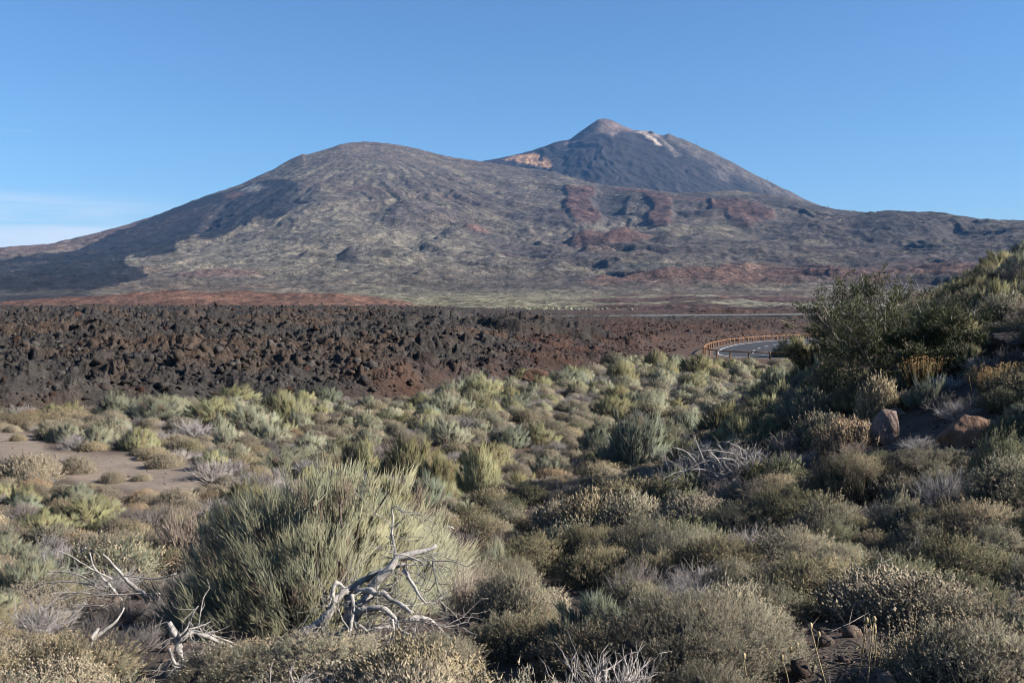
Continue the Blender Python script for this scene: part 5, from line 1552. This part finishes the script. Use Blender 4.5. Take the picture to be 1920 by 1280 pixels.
# ------------------------------------------------------------------ dry flower stalks at the bottom right
rs = np.random.default_rng(404)
STK = [(1625, 1165, 1285), (1639, 1163, 1290), (1640, 1185, 1280), (1520, 1175, 1262), (1742, 1180, 1262), (1776, 1188, 1270), (1698, 1203, 1275), (1395, 1232, 1300), (1437, 1222, 1300), (1483, 1220, 1300),
       (1466, 1235, 1300), (1350, 1266, 1310), (1362, 1264, 1310), (1730, 1196, 1265), (1780, 1215, 1280), (1610, 1240, 1300), (1667, 1228, 1290), (1646, 1227, 1290), (1500, 1262, 1310), (1852, 1226, 1285), (1870, 1223, 1285)]
for i, (tx, ty, by) in enumerate(STK):
    yb = 5.6 + rs.uniform(-.25, .5)
    top = at(tx, ty, yb)
    bx_ = tx + rs.normal(0, 10) + (18 if tx < 1560 else 0)
    gz = float(near_z((bx_ - 960) / F * yb, yb))
    base = np.array([(bx_ - 960) / F * yb, yb + rs.normal(0, .05), gz])
    o = link('flower_stalk', None, loc=base)
    L_ = top - base
    mid = base + L_ * .5 + rs.normal(0, .02, 3)
    t = np.linspace(0, 1, 9)[:, None]
    Q = base * (1 - t) ** 2 + 2 * mid * t * (1 - t) + top * t ** 2 - base
    sc_ = np.array([.40, .31, .17]) * rs.uniform(.85, 1.15)
    v, f = tube(Q, np.linspace(.0046, .0026, 9), 5)
    link('stem', mesh_from('stem', v, f, np.repeat(sc_[None], len(v), 0), M['leaf'], True), o)
    v = ICO[2][0] * np.array([.0095, .0095, .017])
    v = v * (1 + .25 * np.sin(np.arctan2(v[:, 1], v[:, 0]) * 7))[:, None]
    hm = mesh_from('seed_head', v, ICO[2][1], np.repeat((sc_ * 1.05)[None], len(v), 0), M['leaf'], True)
    link('seed_head', hm, o, tuple(Q[-1] + (0, 0, .008)))
    if i % 3 == 0:
        e = Q[6] + np.array([rs.normal(0, .03), rs.normal(0, .02), .05])
        v, f = tube(np.array([Q[5], (Q[5] + e) / 2 + (0, 0, .005), e]), .0016, 4)
        link('side_stem', mesh_from('side_stem', v, f, np.repeat(sc_[None], len(v), 0), M['leaf']), o)
        link('seed_head', hm, o, tuple(e))
    o.name = 'flower_stalk'
    tag(o, None, 'flower stalk', 'dry flower stalks at the bottom edge')
    lw = ['first', 'second', 'third', 'fourth', 'fifth', 'sixth', 'seventh', 'eighth', 'ninth', 'tenth', 'eleventh', 'twelfth', 'thirteenth', 'fourteenth', 'fifteenth', 'sixteenth', 'seventeenth', 'eighteenth', 'nineteenth', 'twentieth', 'twenty-first']
    rk = sorted(range(len(STK)), key=lambda q: STK[q][0]).index(i)
    o['label'] = '%s from the left of the thin straw-coloured flower stalks rising at the bottom edge' % lw[rk]

# low seed-headed herb mass at the bottom right corner
g, b = Geo(), Geo()
n_ = 420
hx = rs.uniform(2.1, 3.3, n_); hy = 5.75 + rs.normal(0, .22, n_)
bs = np.c_[hx, hy, near_z(hx, hy)]
dd = unit(np.c_[rs.normal(0, .12, n_), rs.normal(0, .12, n_), np.ones(n_)])
L = rs.uniform(.12, .34, n_) * np.clip((hx - 1.9) / .6, .4, 1)
hc = np.array([.30, .24, .15])[None] * rs.uniform(.7, 1.2, (n_, 1))
g.blades(bs, dd, L, np.full(n_, .0022), rs.normal(0, .02, (n_, 3)), hc * .8, hc, 2)
tip = bs + dd * L[:, None]
k = np.repeat(np.arange(n_), 4)
g.beads(tip[k] + rs.normal(0, .012, (len(k), 3)), rs.uniform(.004, .008, len(k)), hc[k] * rs.uniform(.8, 1.3, (len(k), 1)))
tag(link('seed_herbs', g.mesh('seed_herbs', M['leaf'])), kind='stuff')

# ------------------------------------------------------------------ the rest of the scrub
BARE = [[(1540, 1180), (1600, 1168), (1690, 1176), (1700, 1215), (1690, 1290), (1545, 1290), (1560, 1230)], [(985, 1078), (1030, 1066), (1080, 1085), (1110, 1120), (1120, 1150), (1085, 1200), (1050, 1170), (1030, 1110)],
        [(140, 1130), (240, 1110), (345, 1150), (350, 1265), (200, 1262), (190, 1200)], [(900, 1235), (960, 1235), (950, 1290), (890, 1290)], [(690, 715), (800, 700), (820, 720), (700, 745)]]
SANDIN = [(-60, 812), (60, 818), (100, 846), (250, 858), (330, 868), (368, 884), (360, 918), (250, 910), (150, 896), (60, 862), (-60, 842)]
cnt = {'broom': 0, 'cushion': 0, 'mound': 0, 'bare': 0}
LIM = {'broom': 240, 'cushion': 255, 'mound': 260, 'bare': 265}
pick = np.random.default_rng(2024)
px_all = np.array(PLACED)
PX, PY, PR = list(px_all[:, 0]), list(px_all[:, 1]), list(px_all[:, 2])
ax_, ay_, ar_ = np.zeros(6000), np.zeros(6000), np.zeros(6000)
na = len(PX); ax_[:na], ay_[:na], ar_[:na] = PX, PY, PR
def inpoly(qx, qy, poly):
    xs_ = [p_[0] for p_ in poly]; ys_ = [p_[1] for p_ in poly]
    if qx < min(xs_) or qx > max(xs_) or qy < min(ys_) or qy > max(ys_): return False
    r_ = False
    for (x0, y0), (x1, y1) in zip(poly, poly[1:] + poly[:1]):
        if (y0 > qy) != (y1 > qy) and qx < (x1 - x0) * (qy - y0) / (y1 - y0) + x0: r_ = not r_
    return r_
KEEP = BARE + [SANDIN, [(1770, 790), (1862, 790), (1862, 838), (1770, 838)], [(1645, 788), (1695, 788), (1695, 832), (1645, 832)], [(1646, 948), (1690, 948), (1690, 978), (1646, 978)]]
CAND = []
for dmin, dmax, tries, rmul in ((3.5, 16, 7400, 1.0), (16, 34, 9000, 1.0), (34, 70, 9500, 1.0), (70, 112, 2600, 1.1)):
    y_a = np.sqrt(pick.uniform(dmin ** 2, dmax ** 2, tries))
    u_a = pick.uniform(-.76, .76, tries) if dmax < 80 else pick.uniform(-.56, .56, tries)
    x_a = u_a * y_a; z_a = near_z(x_a, y_a); s_a = lava_s(x_a, y_a)
    do_ = np.min(np.hypot(OUT[None, :, 0] - x_a[:, None], OUT[None, :, 1] - y_a[:, None]), 1)
    di_ = np.min(np.hypot(INN[None, :, 0] - x_a[:, None], INN[None, :, 1] - y_a[:, None]), 1)
    cn_a = fbm(x_a * .16, y_a * .16, 2, 501); cm_a = fbm(x_a * .13 + 9, y_a * .13, 2, 505)
    for q_ in np.where((s_a < -.8) & (do_ > 9.5) & (di_ > 2.2))[0]:
        y, u, x, z, cn_, cm_ = (float(t_[q_]) for t_ in (y_a, u_a, x_a, z_a, cn_a, cm_a))
        px_, py_ = (float(t_) for t_ in pix(u, z / y))
        onsand = inpoly(px_, py_, SANDPOLY)
        if onsand: continue
        q = pick.uniform()
        if px_ < 430 and py_ > 780: w_ = (.15, .10, .50, .25)
        elif px_ > 1450 and py_ < 880: w_ = (.26, .48, .08, .18)
        elif py_ > 940 and px_ > 850: w_ = (.03, .74, .05, .18)
        elif py_ < 790: w_ = (.36, .14, .28, .22)
        elif px_ < 1250: w_ = (.22, .18, .31, .29)
        else: w_ = (.14, .50, .10, .26)
        w_ = np.array(w_) * (math.exp(2.2 * cn_), 1.0, math.exp(1.6 * cm_), math.exp(-1.6 * cm_)); w_ = w_ / w_.sum()
        kind = ('broom', 'cushion', 'mound', 'bare')[int(np.searchsorted(np.cumsum(w_), q * .9999))]
        far_ = np.interp(y, [6, 15, 35, 70, 110], [0, .15, .5, .8, 1])
        r_ = {'broom': pick.uniform(.38, .72) + .42 * far_, 'cushion': pick.uniform(.30, .66) + .20 * far_, 'mound': pick.uniform(.22, .42) + .25 * far_, 'bare': pick.uniform(.26, .5) + .25 * far_}[kind]
        r_ *= math.exp(.30 * cn_ + pick.normal(0, .16))
        if y < 9: r_ = min(r_, .50)
        if y < 5.2 and abs(u) < .6: continue
        rp_ = r_ / y * F
        if any(inpoly(px_ + e_ * rp_, py_ - f_ * rp_, P_) for P_ in KEEP for e_ in (-.8, 0, .8) for f_ in (0, .3, .6, .9)): continue
        dd_ = np.hypot(ax_[:na] - x, ay_[:na] - y)
        if np.any(dd_ < .64 * (ar_[:na] + r_)): continue
        h_ = r_ * {'broom': pick.uniform(.8, 1.15), 'cushion': pick.uniform(.62, 1.0), 'mound': pick.uniform(.6, .85), 'bare': pick.uniform(.6, .95)}[kind]
        if LOW_ROAD(px_) or LOW_ROAD(px_ + r_ / y * F) or LOW_ROAD(px_ - r_ / y * F):
            t_ = at(px_, 669, y)[2] - z
            if 45 < y: h_ = min(h_, max(t_, 0))
            if h_ < .18: continue
        if y < 10.7 and 120 < px_ < 880:
            h_ = min(h_, at(px_, 1205 if px_ > 300 else 1150, y)[2] - z)
            if h_ < .16: continue
        ax_[na], ay_[na], ar_[na] = x, y, r_; na += 1
        CAND.append((kind, x, y, z, r_, h_, px_, py_))
CAND.sort(key=lambda c: -c[4] / c[2])
REST = []
for c in CAND:
    kind, x, y, z, r_, h_, px_, py_ = c
    if cnt[kind] >= LIM[kind] or not -40 < px_ < 1960 or py_ > 1330: REST.append(c); continue
    cnt[kind] += 1
    if kind == 'broom': ti = pick.choice(4, p=(.12, .16, .34, .38) if px_ > 1450 and py_ < 900 else (.38, .30, .16, .16))  # darker tints favoured on the right bank, painting in its shade
    elif kind == 'cushion': ti = pick.choice(5, p=(.30, .24, .16, .05, .25) if px_ > 1250 and py_ < 1000 else (.34, .2, .2, .14, .12))  # likewise, slope shade put into the choice of tint
    elif kind == 'mound': ti = pick.choice(4, p=(.42, .22, .22, .14))
    else: ti = pick.choice(4, p=(.4, .25, .2, .15))
    shrub(kind, x, y, r_, h_, int(ti), None, None, z)
print('scatter', cnt, 'rest', len(REST), round(time.time() - T00, 1))
# what lies past those limits: one mass of the same kinds, scattered on points
if REST:
    SRC = []
    kinds_ = ['broom', 'cushion', 'mound', 'bare']
    for kd, key in (('broom', 'broom_far'), ('cushion', 'cushion_far'), ('mound', 'mound'), ('bare', 'bare_far')):
        mesh_ = [p_[0][1] for p_ in MESH[key]]
        if kd in ('cushion', 'mound'): pairs = [(p_[0][1], p_[2][1]) for p_ in MESH[key]]
        else: pairs = [(p_[0][1], p_[1][1]) for p_ in MESH[key]]
        for a_, b_ in pairs[:3]:
            oa = next(o for o in S.objects if o.type == 'MESH' and o.data == a_)
            ob = next(o for o in S.objects if o.type == 'MESH' and o.data == b_)
            SRC.append((kd, oa, ob))
    me = bpy.data.meshes.new('scrub')
    n_ = len(REST)
    me.vertices.add(n_)
    me.vertices.foreach_set('co', np.array([(c[1], c[2], c[3] - .03) for c in REST], np.float32).ravel())
    idx = np.array([kinds_.index(c[0]) * 3 + pick.integers(3) for c in REST], np.int32)
    NRM = {'broom': (1.1, 1.0), 'cushion': (.54, .41), 'mound': (.52, .39), 'bare': (.62, .52)}
    scl = np.array([(c[4] / NRM[c[0]][0], c[4] / NRM[c[0]][0], c[5] / NRM[c[0]][1]) for c in REST], np.float32)
    at_ = me.attributes.new('which', 'INT', 'POINT'); at_.data.foreach_set('value', idx)
    at_ = me.attributes.new('size', 'FLOAT_VECTOR', 'POINT'); at_.data.foreach_set('vector', scl.ravel())
    at_ = me.attributes.new('turn', 'FLOAT_VECTOR', 'POINT'); at_.data.foreach_set('vector', np.c_[np.zeros(n_), np.zeros(n_), pick.uniform(0, 6.28, n_)].astype(np.float32).ravel())
    sc_o = link('scrub', me); sc_o.color = (1, 1, 1, 1)
    tag(sc_o, kind='stuff')
    ng = bpy.data.node_groups.new('scrub_scatter', 'GeometryNodeTree')
    ng.interface.new_socket('Geometry', in_out='INPUT', socket_type='NodeSocketGeometry')
    ng.interface.new_socket('Geometry', in_out='OUTPUT', socket_type='NodeSocketGeometry')
    gi, go = ng.nodes.new('NodeGroupInput'), ng.nodes.new('NodeGroupOutput')
    jn = ng.nodes.new('GeometryNodeJoinGeometry')
    def named(nm, dt):
        a_ = ng.nodes.new('GeometryNodeInputNamedAttribute'); a_.data_type = dt; a_.inputs['Name'].default_value = nm
        return next(o for o in a_.outputs if o.enabled and o.name == 'Attribute')
    aw, asz, atn = named('which', 'INT'), named('size', 'FLOAT_VECTOR'), named('turn', 'FLOAT_VECTOR')
    e2r = ng.nodes.new('FunctionNodeEulerToRotation'); ng.links.new(atn, e2r.inputs[0])
    for q, (kd, oa, ob) in enumerate(SRC):
        cmp_ = ng.nodes.new('FunctionNodeCompare'); cmp_.data_type = 'INT'; cmp_.operation = 'EQUAL'
        ii = [s_ for s_ in cmp_.inputs if s_.enabled]
        ng.links.new(aw, ii[0]); ii[1].default_value = q
        for src in (oa, ob):
            oi = ng.nodes.new('GeometryNodeObjectInfo'); oi.transform_space = 'ORIGINAL'; oi.inputs['Object'].default_value = src
            ip = ng.nodes.new('GeometryNodeInstanceOnPoints')
            ng.links.new(gi.outputs[0], ip.inputs['Points']); ng.links.new(cmp_.outputs[0], ip.inputs['Selection'])
            ng.links.new(oi.outputs['Geometry'], ip.inputs['Instance']); ng.links.new(e2r.outputs[0], ip.inputs['Rotation'])
            ng.links.new(asz, ip.inputs['Scale']); ng.links.new(ip.outputs[0], jn.inputs[0])
    ng.links.new(jn.outputs[0], go.inputs[0])
    sc_o.modifiers.new('scatter', 'NODES').node_group = ng

# ------------------------------------------------------------------ lava blocks one can pick out
nb = 0
LP = []
while nb < 190:
    x, y, u, s_ = lava_point()
    if s_ < .5 or y > 150 or u > .2: continue
    sz = (.11 + .0018 * y) * rng.lognormal(.1, .3)
    if u > .0: sz *= .75
    if any(math.hypot(x - a, y - b_) < 1.2 * (sz + c_) for a, b_, c_ in LP): continue
    LP.append((x, y, sz))
    z = float(lava_base(x, y) + lava_rough(x, y))
    nm = LNAMES[rng.choice(5, p=(.34, .22, .2, .12, .12))] if u < .0 else LNAMES[rng.choice(5, p=(.12, .1, .25, .05, .48))]
    px_, py_ = pix(u, z / y)
    zone = 'low down' if y < 62 else 'midway up' if y < 85 else 'high up'
    if px_ > 880: zone = 'on the rusty scree'
    side = ['at the far left', 'above the sand', 'above the broom row', 'left of the pale broom', 'behind the pale broom', 'below the far barrier'][int(np.clip(px_ // 200, 0, 5))]
    o = link('lava_block', LME[nm, rng.integers(10)], None, (x, y, z + sz * .2), rng.uniform(0, 6.28), (sz, sz, sz * rng.uniform(.8, 1.2)))
    o.rotation_euler = (rng.normal(0, .4), rng.normal(0, .4), rng.uniform(0, 6.28))
    tag(o, '%s %s lava block %s, %s' % ('large' if sz > .34 else 'small' if sz < .24 else 'medium', nm, zone, side), 'lava block', 'loose blocks on the lava field')
    nb += 1

# ------------------------------------------------------------------ pebbles, litter, far scrub
VV, FF, CC = [], [], []
n_ = 5500
pv2 = LROCK[0]
for i in range(n_):
    y = 5 + 32 * pick.uniform() ** 1.6; x = pick.uniform(-.54, .54) * y
    if inpoly(*pix(x / y, float(near_z(x, y)) / y), SANDPOLY) and pick.uniform() < .35: continue
    s_ = pick.lognormal(-4.1, .65); s_ = min(s_, .09)
    FF.append(LF + len(VV) * len(pv2))
    VV.append(pv2 * s_ * pick.uniform(.7, 1.3, 3) + (x, y, float(near_z(x, y)) + s_ * .3))
    CC.append(np.repeat((SOIL * pick.uniform(.6, 1.9) * np.array([1, 1.02, 1.06]))[None], len(pv2), 0))
tag(link('pebbles', mesh_from('pebbles', np.concatenate(VV), np.concatenate(FF), np.concatenate(CC), M['rock'])), kind='stuff')
g = Geo()
n_ = 12000
y = 4.8 + 30 * pick.uniform(size=n_) ** 1.5; x = pick.uniform(-.56, .56, n_) * y
z = near_z(x, y)
px_, py_ = pix(x / y, z / y)
ok = poly_mask(px_, py_, SANDPOLY, 8) < .3
x, y, z = x[ok], y[ok], z[ok]; n_ = len(x)
dd = unit(np.c_[pick.normal(0, 1, n_), pick.normal(0, 1, n_), np.abs(pick.normal(0, .35, n_))])
lc = np.array([.24, .20, .165])[None] * pick.uniform(.5, 1.5, (n_, 1))
g.blades(np.c_[x, y, z + .01], dd, pick.uniform(.05, .28, n_), pick.uniform(.002, .005, n_), pick.normal(0, .03, (n_, 3)), lc, lc * 1.1, 2)
tag(link('twig_litter', g.mesh('twig_litter', M['deadwood'])), kind='stuff')
# far scrub on the plain: low rounded clumps
VV, FF, CC = [], [], []
sv_ = LROCK[3] / 1.1
for i in range(5200):
    y = pick.uniform(640, 1700); u = pick.uniform(-.14, .10) if i % 2 else pick.uniform(-.2, .5)
    x = u * y
    zb_, _, _ = front_base(np.array([u]), np.array([y]))
    s_ = pick.uniform(.4, 1.3)
    FF.append(LF + len(VV) * 12)
    VV.append(sv_ * (s_, s_, s_ * .6) + (x, y, float(zb_[0]) + .4))
    CC.append(np.repeat((np.array([.26, .26, .165]) * pick.uniform(.5, 1.25) * np.array([pick.uniform(.9, 1.2), 1, 1]))[None], 12, 0))
tag(link('far_scrub', mesh_from('far_scrub', np.concatenate(VV), np.concatenate(FF), np.concatenate(CC), M['leaf'])), kind='stuff')
bpy.data.objects['far_scrub'].color = (1, 1, 1, 1)
for nm in ('lava_rubble', 'seed_herbs'): bpy.data.objects[nm].color = (1, 1, 1, 1)

# ------------------------------------------------------------------ cable car masts and station on the high cone
def surf_at(px_, py_, y): return at(px_, py_, y)
for i, (mx, my, hp, lab) in enumerate(((1255, 254, 8, 'tiny cable car mast nearest the summit on the right skyline'), (1306, 274, 10, 'tiny cable car mast halfway down the upper right skyline'), (1439, 340, 10, 'tiny cable car mast low on the right skyline'), (1553, 392, 8, 'tiny cable car mast at the foot of the right skyline'))):
    yb = RT * .995 if mx < 1500 else RT * .99
    p = at(mx, my + 2, yb); h_ = (hp * .75 + 2) / F * yb
    o = link('cable_car_mast', None, loc=p)
    for sx in (-1, 1):
        for sy in (-1, 1):
            v, f = tube(np.array([(sx * 3.2, sy * 3.2, -6), (sx * 2.0, sy * 2.0, h_ * .5), (sx * 1.2, sy * 1.2, h_)]), .4, 5)
            link('leg', mesh_from('leg', v, f, None, M['metal']), o)
    v, f = boxes(np.array([0, 0, h_ - 1.5]), 14, 2.4, 2.2, 0)
    link('crossarm', mesh_from('crossarm', v, f, None, M['metal']), o)
    tag(o, lab, 'mast', 'cable car masts on the high cone')
p = at(1221, 249, RT * .995)
o = link('mountain_station', None, loc=p)
v, f = boxes(np.array([0, 0, -6]), 38, 16, 15, .2); link('wall', mesh_from('wall', v, f, None, M['build']), o)
v, f = boxes(np.array([3, 0, 9.01]), 24, 12, 5, .2); link('roof', mesh_from('roof', v, f, None, M['metal']), o)
for q in range(4):
    v, f = boxes(np.array([-13 + q * 8.5, -8.2 + (-13 + q * 8.5) * .2, 2]), 4, .5, 3, .2); link('window', mesh_from('window', v, f, None, M['metal']), o)
tag(o, 'tiny dark mountain station on the pale shoulder right of the summit', 'building')

# ------------------------------------------------------------------ set look-alike labels apart by their order from the left
ORD = ['leftmost', 'second from left', 'third from left', 'fourth from left', 'fifth from left', 'sixth from left', 'seventh from left', 'eighth from left', 'ninth from left', 'tenth from left', 'eleventh from left', 'twelfth from left']
by = {}
for o in S.objects:
    if o.get('label') and o.get('category') and not o.parent: by.setdefault(o['label'], []).append(o)
for lb, os_ in by.items():
    if 2 <= len(os_) <= 12:
        os_.sort(key=lambda o: o.location.x / o.location.y)
        od = ORD[:len(os_) - 1] + (['rightmost'] if len(os_) == 2 else [ORD[len(os_) - 1]])
        nw = lambda t: len(t.replace('-', ' ').split())
        b_ = lb
        if nw(b_) > 13: b_ = b_.replace(' and ', ', ').replace(' the ', ' ')
        if nw(b_) > 13: b_ = b_.split(' ', 1)[1]
        for o, w_ in zip(os_, od): o['label'] = b_ + ', ' + w_
for os_ in by.values():
    for o in os_:
        w_ = o['label'].replace('-', ' ').split()
        if len(w_) > 16: o['label'] = ' '.join(o['label'].split()[:13])
# ------------------------------------------------------------------ air
m = bpy.data.materials.new('air'); m.use_nodes = True
n, l = m.node_tree.nodes, m.node_tree.links
n.remove(n['Principled BSDF'])
pv = n.new('ShaderNodeVolumePrincipled')
pv.inputs['Color'].default_value = (.20, .48, 1.0, 1)
pv.inputs['Density'].default_value = HAZE
pv.inputs['Anisotropy'].default_value = 0.0
l.new(pv.outputs[0], n['Material Output'].inputs['Volume'])
bx = np.array([(x, y, z) for x in (-14000, 14000) for y in (-400, 15500) for z in (-130, 1750)], float)
hf = np.array([(0, 1, 3, 2), (4, 6, 7, 5), (0, 4, 5, 1), (2, 3, 7, 6), (0, 2, 6, 4), (1, 5, 7, 3)])
hz = link('haze', mesh_from('haze', bx, hf, None, m))
tag(hz, kind='stuff')
print('script seconds', round(time.time() - T00, 1))
